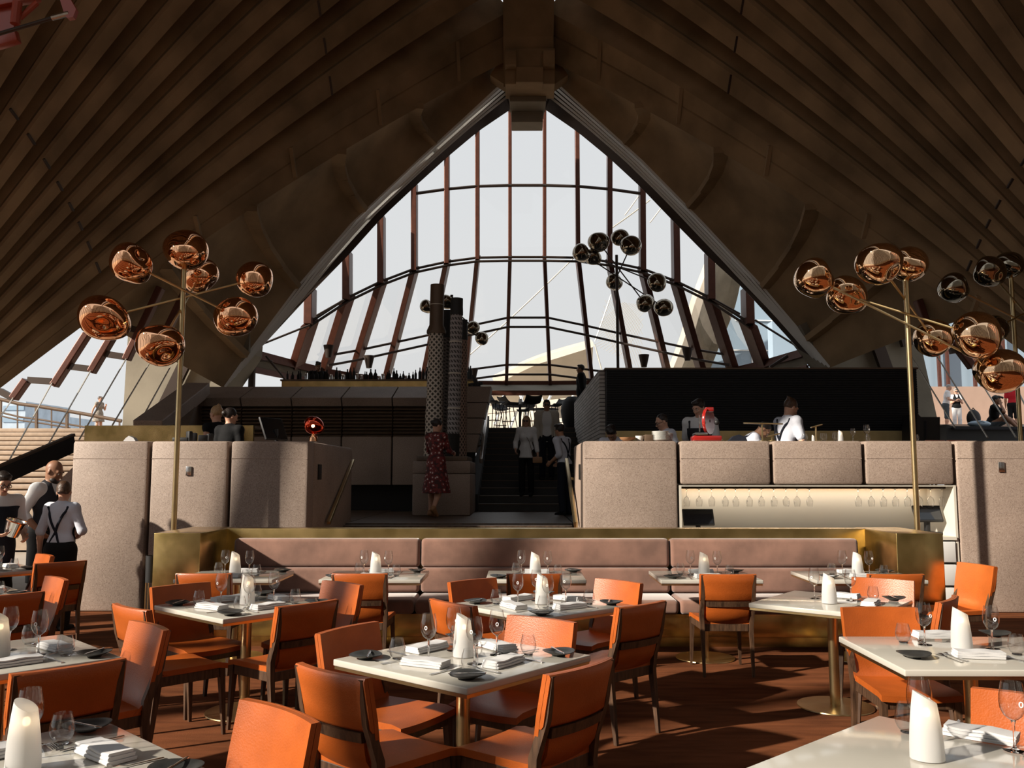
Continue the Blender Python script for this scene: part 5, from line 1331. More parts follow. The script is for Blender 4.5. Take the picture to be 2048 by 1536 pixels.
    if 'shirt' in O and O.get('collar', True):
        m = MB(); c0 = J['nek'] + Rl @ V3(0, -.004, .008); nn = 14
        m.tube([c0 + Rl @ V3(.062 * math.sin(a), .062 * math.cos(a), -.018 * (1 - math.cos(a)) * .6) for a in [2 * PI * k / nn for k in range(nn)]], .014, n=8, closed=True); m.build('collar', M[O['shirt']], root)
    if 'trousers' in O and legs: leg_cloth('trousers', O['trousers'], .012)
    if 'shorts' in O and legs: leg_cloth('shorts', O['shorts'], .018, 0.05)
    if 'vest' in O: top_cloth('vest', O['vest'], .024, 0, -.02, subs=[('c', J['che'] + Rl @ V3(0, -.20, -.02), J['nek'] + Rl @ V3(0, -.12, .10), .03, .10, .01)])
    if 'tank' in O: top_cloth('top', O['tank'], .010, 0.12, -.10, subs=[('c', J['nek'] + V3(0, -.02, .02), J['nek'] + V3(0, -.10, -.04), .085, .08, .01)])
    if 'jacket' in O: top_cloth('jacket', O['jacket'], .028, 1.92, -.16, subs=[('c', J['pel'] + Rl @ V3(0, -.27, -.3), J['nek'] + Rl @ V3(0, -.17, -.0), .185, .12, .01)] if O.get('open', True) else [('c', J['che'] + Rl @ V3(0, -.20, -.02), J['nek'] + Rl @ V3(0, -.12, .08), .03, .08, .01)])
    if 'skirt' in O and legs:
        z = O.get('hem', .40); pr = [('c', J['pel'] + V3(0, .01, .06), J['pel'] + V3(0, .01, -.05), .135, .165, .05), ('c', J['pel'] + V3(0, .01, -.05), V3((J['pel'][0]), .01, z - .05), .165, O.get('hemr', .20), .05)]
        pr[0] = ('e', J['pel'] + V3(0, .01, .0), (.172, .132, .16), None, .05)
        for sd in 'LR': pr += infl(th[sd], .025)
        link('skirt', sdf_mesh('skirt', pr, h, cuts=[(V3(0, 0, z), V3(0, 0, -1)), (J['pel'] + Rl @ V3(0, 0, .11), Rl @ V3(0, 0, 1))]), M[O['skirt']], root)
    if 'dress' in O:
        z = O.get('hem', .42); pr = infl(torso, .012) + [('c', J['pel'], V3(O.get('sway', 0), .03, z - .05), .165, O.get('hemr', .24), .06)]
        sl = O.get('sleeve', 1.8)
        for sd in 'LR':
            pr += infl(up[sd], .014) if sl >= 1 else [('c', J['sh' + sd], J['sh' + sd] * (1 - sl) + J['el' + sd] * sl, .058 * thin, .056 * thin, .03)]
            if sl > 1: e = J['el' + sd] * (2 - sl) + J['wr' + sd] * (sl - 1); pr += [('c', J['el' + sd], e, .05, .042, .02)]
        link('dress', sdf_mesh('dress', pr, h, cuts=[(V3(0, 0, z), V3(0, 0, -1)), (J['nek'] + V3(0, -.01, .03), V3(0, -.30, 1))]), M[O['dress']], root)
    if 'apron' in O:      # bib and skirt worn over the front
        pr = infl(torso, .026) + [('e', J['pel'] + V3(0, .0, -.12), (.185, .150, .33), None, .05)]
        link('apron', sdf_mesh('apron', pr, h, cuts=[(J['pel'] + Rl @ V3(0, O.get('wrap', -.0), 0), Rl @ V3(0, 1, 0)), (J['che'] + Rl @ V3(0, 0, O.get('bib', .05)), Rl @ V3(0, 0, 1)), (J['pel'] + V3(0, 0, -.42), V3(0, 0, -1))]), M[O['apron']], root)
    if 'waistapron' in O and legs:
        pr = [('e', J['pel'] + V3(0, .005, .0), (.180, .140, .15), None, .05)]
        for sd in 'LR': pr += [('c', J['hi' + sd], J['kn' + sd] + V3(0, 0, -.08), .105, .105, .08)]
        link('apron', sdf_mesh('apron', pr, h, cuts=[(J['pel'] + Rl @ V3(0, 0, .12), Rl @ V3(0, 0, 1)), (J['kn' + sd] + V3(0, 0, -.08), V3(0, 0, -1))]), M[O['waistapron']], root)
    def on_shirt(x, z, side):     # walk in from outside until the cloth is met
        o = J['che'] + Rl @ V3(x, side * .45, z); d = Rl @ V3(0, -side, 0)
        for _ in range(60):
            f = min(float(_d(p, o)) for p in shirt_pr)
            if f < .011: break
            o = o + d * f * .9
        return o
    if 'straps' in O and shirt_pr:
        for x0, x1 in ((.125, -.06), (-.125, .06)):
            if O.get('cross', True): bk = [(lerp(x0, x1, t), lerp(.15, -.27, t)) for t in [i / 10 for i in range(11)]]
            else: bk = [(x0, lerp(.13, -.20, t)) for t in [i / 10 for i in range(11)]]
            P = [on_shirt(x, z, 1) for x, z in bk]
            Fr = [on_shirt(x0, lerp(.15, -.27, i / 8), -1) for i in range(9)]
            m = MB(); m.tube([Vector(p) for p in list(reversed(Fr)) + P], .015, n=8); m.build('brace', M[O['straps']], root)
    if 'tie' in O and shirt_pr:
        m = MB(); m.tube([on_shirt(0, lerp(.10, -.20, i / 6), -1) for i in range(7)], [.016, .012, .016, .020, .022, .024, .012], n=8); m.build('tie', M[O['tie']], root)
    if 'shoes' in O and legs:
        for sd in 'LR': link('shoe', sdf_mesh('shoe', infl(ft[sd], .009), .009), M[O['shoes']], root)
    return root, J, s
def stand(px, py, Y): return at(px, py, Y)
# --- the three waiters at the left
WB = dict(shirt='shirt', trousers='black_cloth', shoes='black_cloth', straps='navy')
Y = 10.35
bx0 = at(88, 1100, Y).x
person('bald waiter in white shirt and charcoal waistcoat standing behind two colleagues', (bx0, Y, 0.0), 72, 1.86, 'skin_dark', ('', 'hair_dark'), dict(shirt='white_shirt', sleeve=1.3, vest='charcoal', trousers='black_cloth', waistapron='black_cloth', shoes='black_cloth', tie='black_cloth'),
       dict(elR=(-.27, .06, 1.15), wrR=(-.20, -.12, .98), elL=(.23, -.05, 1.14), wrL=(.17, -.20, 1.0)), nod=22, turn=12, lean=6, beard='hair_dark', h=.009)
Y = 9.75
person('waitress with dark braided bun, pale blue shirt and crossed navy braces, seen from behind', (at(121, 1100, Y).x, Y, 0.0), 172, 1.61, 'skin', ('lowbun', 'hair_brown'), dict(shirt='shirt', sleeve=1.05, trousers='black_cloth', skirt='black_cloth', hem=.36, hemr=.17, shoes='black_cloth', straps='navy', flare=.01, low=.05),
       dict(elR=(-.27, -.0, 1.15), wrR=(-.05, -.22, 1.05), elL=(.24, .05, 1.14), wrL=(.26, .02, .90)), fem=True, turn=18, nod=8, h=.009)
Y = 9.45
person('waiter with dark-rimmed eyeglasses and navy apron at the left picture edge', (at(-8, 1100, Y).x, Y, 0.0), 52, 1.72, 'skin', ('short', 'hair_dark'), dict(shirt='white_shirt', sleeve=1.3, trousers='black_cloth', apron='navy', bib=.09, wrap=.10, shoes='black_cloth'),
       dict(elR=(-.25, -.03, 1.14), wrR=(-.12, -.25, 1.08), elL=(.24, -.02, 1.14), wrL=(.19, -.22, 1.05)), nod=20, lean=5, gl='clear', h=.009)
# --- two hostesses behind the reception wall
Y = 12.25
person('hostess with blond topknot and black sleeveless dress behind the reception wall', (at(432, 880, Y).x, Y, LZ), -125, 1.70, 'skin', ('topknot', 'hair_blond'), dict(tank='black_cloth', dress='black_cloth', sleeve=.1, hem=.5, hemr=.2), fem=True, nod=14, legs=True)
Y = 11.72
person('hostess with dark bun and black blouse, back turned, behind the reception wall', (at(459, 880, Y).x, Y, LZ), 165, 1.63, 'skin', ('bun', 'hair_dark'), dict(shirt='black_cloth', sleeve=.6, collar=False, trousers='black_cloth'), fem=True, turn=-28, nod=10)
# --- guests and staff by the stair
Y = 15.35
person('woman in dark red floral dress leaning against the granite plinth', (at(872, 1028, Y).x, Y, LZ + .03), 155, 1.68, 'skin', ('bun', 'hair_dark'), dict(dress='floral', sleeve=1.75, hem=.40, hemr=.27, sway=-.02, shoes='tanleather'),
       dict(elL=(.22, -.10, 1.15), wrL=(.20, -.34, 1.12), elR=(-.20, -.10, 1.16), wrR=(-.16, -.33, 1.12), knR=(-.09, .02, .50), anR=(-.10, .22, .20)), fem=True, turn=-30, nod=18, h=.010)
Y = 18.35; zst = LZ + (SZ - LZ) * 2 / 13
person('blond woman in sheer white blouse and black trousers coming down the stair', (at(1053, 1000, Y).x, Y, zst + .002), -8, 1.66, 'skin', ('long', 'hair_blond'), dict(shirt='white_shirt', sleeve=1.7, collar=False, flare=.02, low=-.14, trousers='black_cloth', shoes='black_cloth'),
       dict(elR=(-.24, .03, 1.16), wrR=(-.22, -.14, 1.0), wrL=(.25, -.02, .90)), fem=True, gl='dark', h=.011)
Y = 19.4; zst = LZ + (SZ - LZ) * 4 / 13
person('man in pale linen jacket and sunglasses a few steps higher on the stair', (at(1094, 960, Y).x, Y, zst + .002), 0, 1.78, 'skin_tan', ('short', 'hair_dark'), dict(shirt='white_shirt', sleeve=.8, collar=False, jacket='beige_cloth', trousers='navy', shoes='black_cloth'), None, gl='dark', h=.012)
Y = 16.3
person('waiter with braces bending and reaching out beside the servery wall', (at(1130, 1028, Y).x, Y, LZ + .002), -128, 1.68, 'skin_tan', ('mop', 'hair_dark'), dict(shirt='shirt', sleeve=1.2, trousers='navy', shoes='black_cloth', straps='navy'),
       dict(elR=(-.26, -.12, 1.15), wrR=(-.30, -.32, 1.02), elL=(.20, .02, 1.14), wrL=(.19, -.16, 1.02)), lean=9, nod=10, turn=-10, h=.010)
Y = 24.3
person('man in black suit and white shirt standing at the top of the stair', (at(1163, 860, Y).x, Y, SZ + .002), -100, 1.80, 'skin_dark', ('short', 'hair_dark'), dict(shirt='white_shirt', sleeve=.8, jacket='black_cloth', open=False, trousers='black_cloth', shoes='black_cloth'), dict(elL=(.20, .04, 1.14), wrL=(.16, .10, .90)), h=.012)
Y = 22.6
person('barman behind the row of bottles at the upper bar', (at(634, 770, Y).x, Y, 2.952), 20, 1.66, 'skin_dark', ('mop', 'hair_dark'), dict(shirt='black_cloth', sleeve=.7, trousers='black_cloth'), lean=14, nod=15, h=.013)
# --- kitchen brigade
CH = dict(shirt='shirt', sleeve=.75, trousers='black_cloth', shoes='black_cloth', straps='navy')
Y = 12.6
person('cook wearing eyeglasses bending over the stack of white plates', (at(1345, 880, Y).x, Y, LZ + .002), -75, 1.62, 'skin', ('buzz', 'hair_dark'), dict(CH), lean=14, nod=16, gl='clear')
Y = 12.9
person('tall young cook with black hair behind the red slicing machine', (at(1402, 880, Y).x, Y, LZ + .002), -28, 1.84, 'skin', ('short', 'hair_dark'), dict(CH, shirt='white_shirt', straps='charcoal', apron='charcoal', bib=.06), lean=5, nod=22, turn=-20)
Y = 12.3
person('cook with shaved head stooping low under the brass pass lamp', (at(1462, 880, Y).x, Y, LZ + .002), 82, 1.66, 'skin_tan', ('buzz', 'hair_dark'), dict(CH), lean=44, nod=36, pose=dict(elL=(.22, -.45, 1.02), wrL=(.2, -.55, .85), elR=(-.22, -.45, 1.02), wrR=(-.2, -.55, .85)))
Y = 12.15
person('cook with tied-up brown hair and crossed braces looking down at the pass', (at(1568, 880, Y).x, Y, LZ + .002), 112, 1.80, 'skin', ('topknot', 'hair_brown'), dict(CH, cross=True), lean=10, nod=24, pose=dict(elL=(.23, -.10, 1.15), wrL=(.20, -.28, 1.0), elR=(-.24, -.10, 1.14), wrR=(-.2, -.30, 1.0)))
Y = 13.5
person('crouching cook of whom mostly dark hair shows at the wall end', (at(1236, 880, Y).x, Y, LZ + .002), -20, 1.62, 'skin_tan', ('mop', 'hair_dark'), dict(CH), lean=40, nod=40, pose=dict(elL=(.22, -.4, 1.0), wrL=(.2, -.5, .85), elR=(-.22, -.4, 1.0), wrR=(-.2, -.5, .85)))
# --- outside
Y = 37.0; 
person('woman in cap and printed dress walking along the terrace railing', (at(197, 858, Y).x, Y, zt), 70, 1.68, 'skin', ('cap', 'hair_brown'), dict(dress='print', sleeve=.2, hem=.62, hemr=.27, shoes='tanleather'), dict(elL=(.2, -.1, 1.15), wrL=(.1, -.25, 1.3), elR=(-.24, .12, 1.15), wrR=(-.26, .16, .92)), fem=True, h=.014)
Y = 33.0
def out(px, label, face, hgt, **k): return person(label, (at(px, 850, k.pop('Y', 33.0)).x, k.pop('YY', 33.0), 3.352), face, hgt, h=.014, **k)
out(1894, 'grey-haired man in white polo and dark shorts outside the side window', 60, 1.74, hair=('buzz', 'hair_grey'), outfit=dict(shirt='white_shirt', sleeve=.6, low=-.1, shorts='denim', shoes='white'), lean=10, nod=20, pose=dict(elR=(-.25, -.12, 1.15), wrR=(-.15, -.34, 1.08)))
out(1915, 'woman in black waistcoat and white trousers looking at her phone', -10, 1.70, YY=34.2, Y=34.2, hair=('short', 'hair_grey'), outfit=dict(shirt='white_shirt', sleeve=.4, vest='black_cloth', trousers='white_shirt', shoes='white'), fem=True, gl='dark', nod=14, pose=dict(elR=(-.2, -.05, 1.15), wrR=(-.05, -.25, 1.25), elL=(.2, -.05, 1.15), wrL=(.05, -.25, 1.25)))
q = at(1990, 845, 23.0)
person('seated man in black cap and polo holding a hand to his face', (q.x, 22.6, at(1990, 853, 21.5).z - .36), 50, 1.72, 'skin_dark', ('cap', 'black'), dict(shirt='black_cloth', sleeve=.7, low=-.06, shorts='denim', shoes='white'),
       dict(pel=(0, .30, .46), wai=(0, .26, .60), che=(0, .20, .79), nek=(0, .17, .97), hed=(0, .13, 1.12), shL=(.175, .18, .92), shR=(-.175, .18, .92), elL=(.24, .0, .72), wrL=(.15, -.05, .60), elR=(-.22, -.05, .80), wrR=(-.10, .02, 1.0), hiL=(.09, .28, .44), hiR=(-.09, .28, .44), knL=(.12, -.1, .62), knR=(-.14, -.12, .70), anL=(.12, -.42, .36), anR=(-.12, -.34, .37)), h=.013)
out(2028, 'person in red shirt and black shorts partly hidden by a golden globe', 150, 1.78, hair=('short', 'hair_dark'), outfit=dict(shirt='red_cloth', sleeve=.7, low=-.08, shorts='black_cloth', shoes='white'), skin='skin_tan')
# ------------------------------------------------------------------ hanging glasses, tills and small things in the niche
WH = Kind(lambda: make_wine())
HNG = [1372, 1397, 1422, 1449, 1470, 1497, 1521, 1546, 1570, 1592, 1617, 1714, 1740, 1764, 1788, 1812, 1836, 1858, 1881]
ORDN = 'first second third fourth fifth sixth seventh eighth ninth tenth eleventh twelfth thirteenth fourteenth fifteenth sixteenth seventeenth eighteenth nineteenth'.split()
for i, px in enumerate(HNG):
    x = px_x(px, 11.3)
    o = WH.put((x, 11.29, ntop - 0.032), 0.6, f'wine glass hanging upside down in the lit niche, {ORDN[i]} counted from the stair', 'wine glass', 'hanging wine glasses')
    o.rotation_euler = (PI, 0, 0.5)
def till(px0, px1, py0, py1, label):
    a, b = at(px0, py1, 11.25), at(px1, py0, 11.25); t = empty('till_monitor', ((a.x + b.x) / 2, 11.28, nbot + 0.001), label=label, cat='till')
    w = b.x - a.x; cz = (a.z + b.z) / 2 - nbot
    Mt = Matrix.Rotation(R(-28), 3, 'X')
    m = MB(); m.box((0, 0, cz), (w, 0.035, 0.22), bevel=0.006, M=Mt); m.build('housing', M['black'], t)
    m = MB(); m.box((0, -0.018, cz + 0.008), (w * 0.9, 0.004, 0.18), M=Mt); m.build('screen', M['screen'], t)
    m = MB(); m.bar((0, 0.03, 0.02), (0, 0.02, cz), 0.09, 0.05, bevel=0.01); m.build('stand', M['black'], t)
    m = MB(); m.box((0, 0.03, 0.012), (0.22, 0.16, 0.022), bevel=0.006); m.build('base', M['black'], t)
till(1367, 1428, 1018, 1052, 'black till screen at the stair end of the lit niche')
till(1830, 1884, 1012, 1044, 'black till screen at the far end of the lit niche')
def simple_box(name, px0, px1, py0, py1, Y, depth, mat, label, cat, parts=()):
    a, b = at(px0, py1, Y), at(px1, py0, Y); o = empty(name, ((a.x + b.x) / 2, Y + depth / 2, a.z), label=label, cat=cat)
    m = MB(); m.box((0, 0, (b.z - a.z) / 2), (b.x - a.x, depth, b.z - a.z), bevel=0.006); m.build('case', mat, o); return o
o = simple_box('organiser_box', 1664, 1720, 1040, 1053, 11.2, 0.2, M['tanleather'], 'low tan box with a dark front standing in the lit niche', 'box'); o.location.z = nbot + .001
m = MB(); m.box((0.04, -0.101, 0.045), (0.26, 0.006, 0.05)); m.build('front_panel', M['black'], o)
o = simple_box('card_machine', 1775, 1792, 1032, 1046, 11.2, 0.12, M['steel'], 'small silver card machine in the lit niche', 'card machine'); o.location.z = nbot + .001
m = MB(); m.lathe([(0, 0), (0.018, 0), (0.018, 0.006), (0, 0.006)], n=16, M=Matrix.Rotation(PI / 2, 4, 'X').to_3x3()); m.build('dial', M['screen'], o, loc=(0, -0.061, 0.05))
# ------------------------------------------------------------------ along the pass on top of the servery wall
PT = WZ + 0.001
ps = empty('plate_stack_support', (0, 0, 0)) if False else None
PLT = Kind(lambda: (lambda m: m.build('stacked_plate', M['white'], smooth=50))(MB().lathe([(0, 0), (0.065, 0), (0.07, 0.006), (0.108, 0.014), (0.11, 0.017), (0.105, 0.018), (0.068, 0.010), (0, 0.008)], n=36)))
for st_, (px, nst) in enumerate(((1322, 9), (1337, 8))):
    for k in range(nst):
        tp = {0: 'bottom', nst - 1: 'top'}.get(k, f'{ORDN[k]} from the bottom')
        PLT.put((px_x(px, 11.16), 11.15 + (0.0 if st_ == 0 else 0.0) + 0.23 * st_, PT + 0.0135 * k), 0, f'round white plate, {tp} of the {["front", "rear"][st_]} stack on the servery wall', 'plate', 'stacked white plates')
def bowl(px, Y, r, hgt, mat, label, z=PT):
    m = MB(); m.lathe([(0, 0), (r * .5, 0), (r * .85, hgt * .5), (r, hgt), (r * .95, hgt), (r * .8, hgt * .55), (r * .45, hgt * .15), (0, hgt * .12)], n=28)
    o = m.build('bowl', mat, loc=(px_x(px, Y), Y, z)); return tag(o, label, 'bowl')
bowl(1256, 11.16, .105, .05, M['tanleather'], 'wide wooden bowl at the stair end of the servery wall')
bowl(1281, 11.2, .06, .07, M['white'], 'white bowl standing beside the wide wooden bowl')
o = simple_box('tray', 1290, 1306, 869, 882, 11.1, .2, M['railing'], 'dark wooden tray block beside the white plate stacks', 'tray'); o.location.z = PT
# red slicing machine
sl = empty('slicing_machine', (px_x(1417, 11.2), 11.2, PT), label='bright red flywheel slicing machine on the servery wall', cat='slicer')
m = MB(); m.box((-0.02, 0, 0.035), (0.36, 0.24, 0.07), bevel=0.018); m.build('base', M['redchrome'], sl)
m = MB(); m.box((-0.1, -0.02, 0.09), (0.16, 0.2, 0.03), bevel=0.006); m.build('carriage', M['steel'], sl)
m = MB(); m.lathe([(0.02, -0.02), (0.17, -0.02), (0.175, 0.0), (0.17, 0.02), (0.02, 0.02)], n=36, M=Matrix.Rotation(R(56), 3, 'Z') @ Matrix.Rotation(PI / 2, 3, 'X')); m.build('blade_guard', M['redchrome'], sl, loc=(0.02, 0.02, 0.26))
m = MB(); m.lathe([(0.0, -0.026), (0.14, -0.026), (0.145, -0.02), (0.0, -0.02)], n=36, M=Matrix.Rotation(R(56), 3, 'Z') @ Matrix.Rotation(PI / 2, 3, 'X')); m.build('blade', M['steel'], sl, loc=(0.01, 0.02, 0.26))
m = MB(); m.box((0.03, 0, 0.40), (0.10, 0.10, 0.045), bevel=0.012); m.box((0.03, 0, 0.43), (0.09, 0.08, 0.01)); m.build('sharpener_cover', M['redchrome'], sl)
m = MB(); m.tube([(-0.11, -0.05, 0.12), (-0.11, -0.05, 0.33)], 0.01); m.build('handle', M['steel'], sl)
m = MB(); m.ball((0.11, -0.05, 0.24), 0.035); m.build('knob', M['black'], sl)
# brass pass lamps
def passlamp(px, pxa, pxb, pytop, tilt, label):
    a, b = at(pxa, pytop + tilt, 11.2), at(pxb, pytop - tilt, 11.2); x = px_x(px, 11.2)
    o = empty('pass_lamp', (x, 11.2, PT), label=label, cat='lamp'); off = Vector((x, 11.2, PT))
    zt_ = lerp(a.z, b.z, (x - a.x) / (b.x - a.x)) - PT
    m = MB(); m.tube([(0, 0, 0), (0, 0, zt_)], 0.011); m.build('post', M['brass_pole'], o)
    m = MB(); m.bar(a - off, b - off, 0.05, 0.016, bevel=0.004); m.build('lamp_bar', M['brass_pole'], o)
    m = MB(); m.lathe([(0, 0), (0.05, 0), (0.05, 0.008), (0, 0.01)], n=20); m.build('foot', M['brass_pole'], o)
passlamp(1527, 1487, 1565, 847, -1, 'brass T-shaped pass lamp over the stooping cook')
passlamp(1546, 1534, 1560, 870, 3, 'short brass pass lamp beside the cook with crossed braces')
passlamp(1635, 1622, 1644, 852, 3, 'small brass pass lamp standing among glasses on the servery wall')
for px, kd, sc, lb in ((1612, WATER, .9, 'small tumbler beside the passing cook\'s elbow on the servery wall'), (1650, WATER, 1.0, 'tumbler between the small pass lamp and the tall candle'), (1675, WATER, 1.1, 'tumbler right beside the tall candle on the servery wall'), (1709, WINE, .72, 'wine glass on the servery wall between candle and paired glasses'), (1738, WATER, .8, 'lower of two glasses standing together on the servery wall'), (1743, WINE, .95, 'taller of two glasses standing together on the servery wall'), (1836, WATER, .8, 'tumbler beside the golden pole lamp on the servery wall')):
    kd.put((px_x(px, 11.15), 11.15 + (.1 if px == 1743 else 0), PT), .4, lb, 'glass', 'glasses along the servery wall', sc)
for px, sc, lb in ((1629, .36, 'short frosted candle lamp under the small pass lamp'), (1684, .62, 'taller frosted candle lamp on the servery wall')):
    CANDLE.put((px_x(px, 11.12), 11.12, PT), R(170), lb, 'candle lamp', 'frosted candle lamps', sc)
m = MB(); m.prism([(-.12, 0, 0), (.12, 0, 0), (.10, 0, .05), (.02, 0, .085), (-.06, 0, .06)], (0, .1, 0)); o = m.build('folded_cloth', M['navy'], loc=(px_x(1478, 11.15), 11.15, PT)); tag(o, 'folded blue-grey cloth lying beside the red slicer', 'cloth')
for px, w, lb in ((1873, 0.28, 'dark red chair back showing beside the service cabinet'), (1916, 0.28, 'dark red chair back showing below the dark ledge')):
    ch = empty('lounge_chair', (px_x(px, 12.2), 12.2, LZ), label=lb, cat='chair', group='dark red chairs behind the servery')
    m = MB(); m.box((0, 0, 1.0), (w, 0.05, 0.42), bevel=0.015); m.build('backrest', M['leather'] if False else M['redbronze'], ch)
    m = MB(); m.box((0, 0.22, .70), (w * .96, .40, .05), bevel=.015); m.build('seat', M['redbronze'], ch)
    for sx2 in (-1, 1):
        for sy2 in (0.0, .4):
            m = MB(); m.bar((sx2 * (w / 2 - .02), sy2, 0), (sx2 * (w / 2 - .02), sy2, .7 if sy2 else .8), .025, .025); m.build('leg', M['walnut'], ch, smooth=0)
# ------------------------------------------------------------------ reception desk
rd = empty('reception_desk', (px_x(330, 12.7), 12.9, LZ), label='reception desk with polished brass front behind the granite wall', cat='desk')
off = -Vector(rd.location)
a, b = at(170, 884, 12.7), at(508, 851, 12.7)
m = MB(); m.box(((a.x + b.x) / 2 + off.x, -0.2, (b.z - LZ) / 2), (b.x - a.x, 0.06, b.z - LZ)); m.build('brass_front', M['brass'], rd, smooth=0)
m = MB(); m.box(((a.x + b.x) / 2 + off.x, 0.1, b.z - LZ - 0.02), (b.x - a.x, 0.6, 0.04)); m.build('worktop', M['louvre'], rd, smooth=0)
def monitor():
    o = empty('computer_monitor', (px_x(540, 11.6), 11.7, LZ), label='black computer monitor turned side-on behind the reception wall', cat='monitor')
    zc = at(540, 858, 11.7).z - LZ; Mt = Matrix.Rotation(R(68), 3, 'Z') @ Matrix.Rotation(R(-22), 3, 'X')
    m = MB(); m.box((0, 0, zc), (0.46, 0.03, 0.32), bevel=0.006, M=Mt); m.build('housing', M['black'], o)
    m = MB(); m.box(Mt @ Vector((0, -0.017, 0)) + Vector((0, 0, zc)), (0.43, 0.004, 0.29), M=Mt); m.build('screen', M['screen'], o)
    m = MB(); m.box(Mt @ Vector((0, 0.03, 0)) + Vector((0, 0, zc)), (0.16, 0.04, 0.12), bevel=0.01, M=Mt); m.build('rear_cover', M['charcoal'], o)
    m = MB(); m.bar((0.06, 0, 0.9), (0.04, 0, zc), 0.05, 0.04); m.build('stand', M['black'], o)
    m = MB(); m.box((0.05, 0, .45), (0.24, 0.24, .9), bevel=.01); m.build('cabinet_base', M['black'], o)
monitor()
cm = empty('camera_bag', (px_x(378, 11.16), 11.17, PT), label='jumble of black equipment on the reception wall beside the pole lamp', cat='equipment')
for i, (dx, w, hh) in enumerate(((-.12, .2, .05), (.02, .10, .11), (.16, .12, .08), (.24, .07, .10), (-.02, .05, .13))):
    m = MB(); m.box((dx, .02 * (i % 2), hh / 2 + .001), (w, .1, hh), bevel=.012, rz=.2 * i); m.build('device', M['black'], cm)
m = MB(); m.prism([(-.07, 0, 0), (.09, 0, 0), (.06, 0, .045), (.0, 0, .07), (-.04, 0, .04)], (0, .1, 0)); o = m.build('paper_napkin', M['napkin'], loc=(px_x(256, 11.15), 11.12, PT)); tag(o, 'crumpled white paper napkin on the reception wall', 'napkin')
# ------------------------------------------------------------------ upper bar with bottles
ub = empty('upper_bar', (px_x(710, 21.0), 21.0, 2.95), label='long brass fronted bar carrying rows of bottles on the upper level', cat='bar')
off = -Vector(ub.location); a, b = at(563, 778, 21.0), at(952, 760, 21.0)
m = MB(); m.box(((a.x + b.x) / 2 + off.x, 0.3, (b.z - 2.95) / 2), (b.x - a.x, 0.6, b.z - 2.95 - .02)); m.build('front', M['brass'], ub, smooth=0)
m = MB(); m.box(((a.x + b.x) / 2 + off.x, 0.3, b.z - 2.95), (b.x - a.x + .06, 0.66, 0.04)); m.build('counter', M['railing'], ub, smooth=0)
BTL = [Kind(lambda mt=mt, pf=pf: (lambda m: m.build('bottle', mt, smooth=45))(MB().lathe(pf, n=14))) for mt, pf in (
    (M['black'], [(0, 0), (.037, 0), (.038, .18), (.014, .235), (.013, .30), (0, .30)]), (M['void'], [(0, 0), (.045, 0), (.045, .13), (.016, .18), (.016, .24), (0, .24)]), (M['stemglass'], [(0, 0), (.04, 0), (.04, .10), (.038, .15), (.0, .15)]))]
rb_ = random.Random(3); xx = a.x + .05; zb_ = b.z + .022
while xx < b.x - .1:
    k = rb_.choice((0, 0, 1, 1, 2)); 
    BTL[k].put((xx, 21.0 + rb_.uniform(.06, .5), zb_), 0, 'small bottle or glass in the long row on the upper bar', 'bottle', 'bottles on the upper bar', rb_.uniform(.75, 1.15))
    xx += rb_.uniform(.055, .115)
# bar stools and high tables on the terrace at the head of the stair
def high_table(px, py, Y, label):
    t = at(px, py, Y); o = empty('high_table', (t.x, Y, SZ), label=label, cat='table', group='high tables at the stair head'); hgt = t.z - SZ
    m = MB(); m.lathe([(0, hgt - .03), (.46, hgt - .03), (.47, hgt - .015), (.46, hgt), (0, hgt)], n=32); m.build('tabletop', M['black'], o)
    m = MB(); m.tube([(0, 0, 0), (0, 0, hgt - .02)], .04); m.build('pole', M['black'], o)
    m = MB(); m.lathe([(0, 0), (.26, 0), (.26, .02), (0, .03)], n=24); m.build('base', M['black'], o)
high_table(1040, 811, 26.0, 'tall round black table nearer the woven poles'); high_table(1087, 818, 26.8, 'tall round black table behind the man in linen jacket')
def make_stool():
    o = empty('bar_stool')
    m = MB(); rows = []
    for i in range(9):
        t = i / 8; row = []
        for j in range(9):
            s = j / 8 * 2 - 1; y = lerp(-.24, .24, t); z = .78 + .05 * s * s + (.20 * max(0, (t - .55) / .45) ** 2)
            row.append(Vector((s * .25 * (1 - .25 * max(0, .35 - t)), y, z)))
        rows.append(row)
    m.grid(rows, thick=(0, 0, -.035)); m.build('seat_shell', M['black'], o, smooth=60)
    for sx2 in (-1, 1):
        for sy2 in (-1, 1):
            m = MB(); m.tube([(sx2 * .10, sy2 * .10, .77), (sx2 * .21, sy2 * .21, .0)], .013, n=8); m.build('leg', M['black'], o)
    m = MB(); m.tube([(.17 * math.cos(t), .17 * math.sin(t), .28) for t in [2 * PI * k / 16 for k in range(16)]], .009, n=6, closed=True); m.build('footrest', M['black'], o)
    return o
STOOL = Kind(make_stool)
for px, Y, rz, lb in ((988, 24.9, 60, 'bar stool nearest the pale steel handrail'), (1016, 25.45, 120, 'bar stool before the first tall table'), (1063, 25.2, 200, 'bar stool between the two tall tables'), (1114, 26.0, 300, 'bar stool beyond the man in linen jacket'), (1002, 27.6, 20, 'rear bar stool by the pale steel handrail'), (1052, 28.0, 250, 'rear bar stool between the two tall tables')):
    STOOL.put((px_x(px, Y), Y, SZ + .001), R(rz), lb, 'stool', 'bar stools at the stair head')
ln = empty('table_lantern', (at(1041, 811, 26.0).x, 26.0, at(1041, 811, 26.0).z + .002), label='small white lantern on the nearer tall black table', cat='lantern')
m = MB(); m.lathe([(0, 0), (.07, 0), (.06, .16), (.03, .2), (0, .2)], n=16); m.build('body', M['white'], ln)
m = MB(); m.tube([(-.05, 0, .16), (0, 0, .30), (.05, 0, .16)], .008); m.build('handle', M['white'], ln)
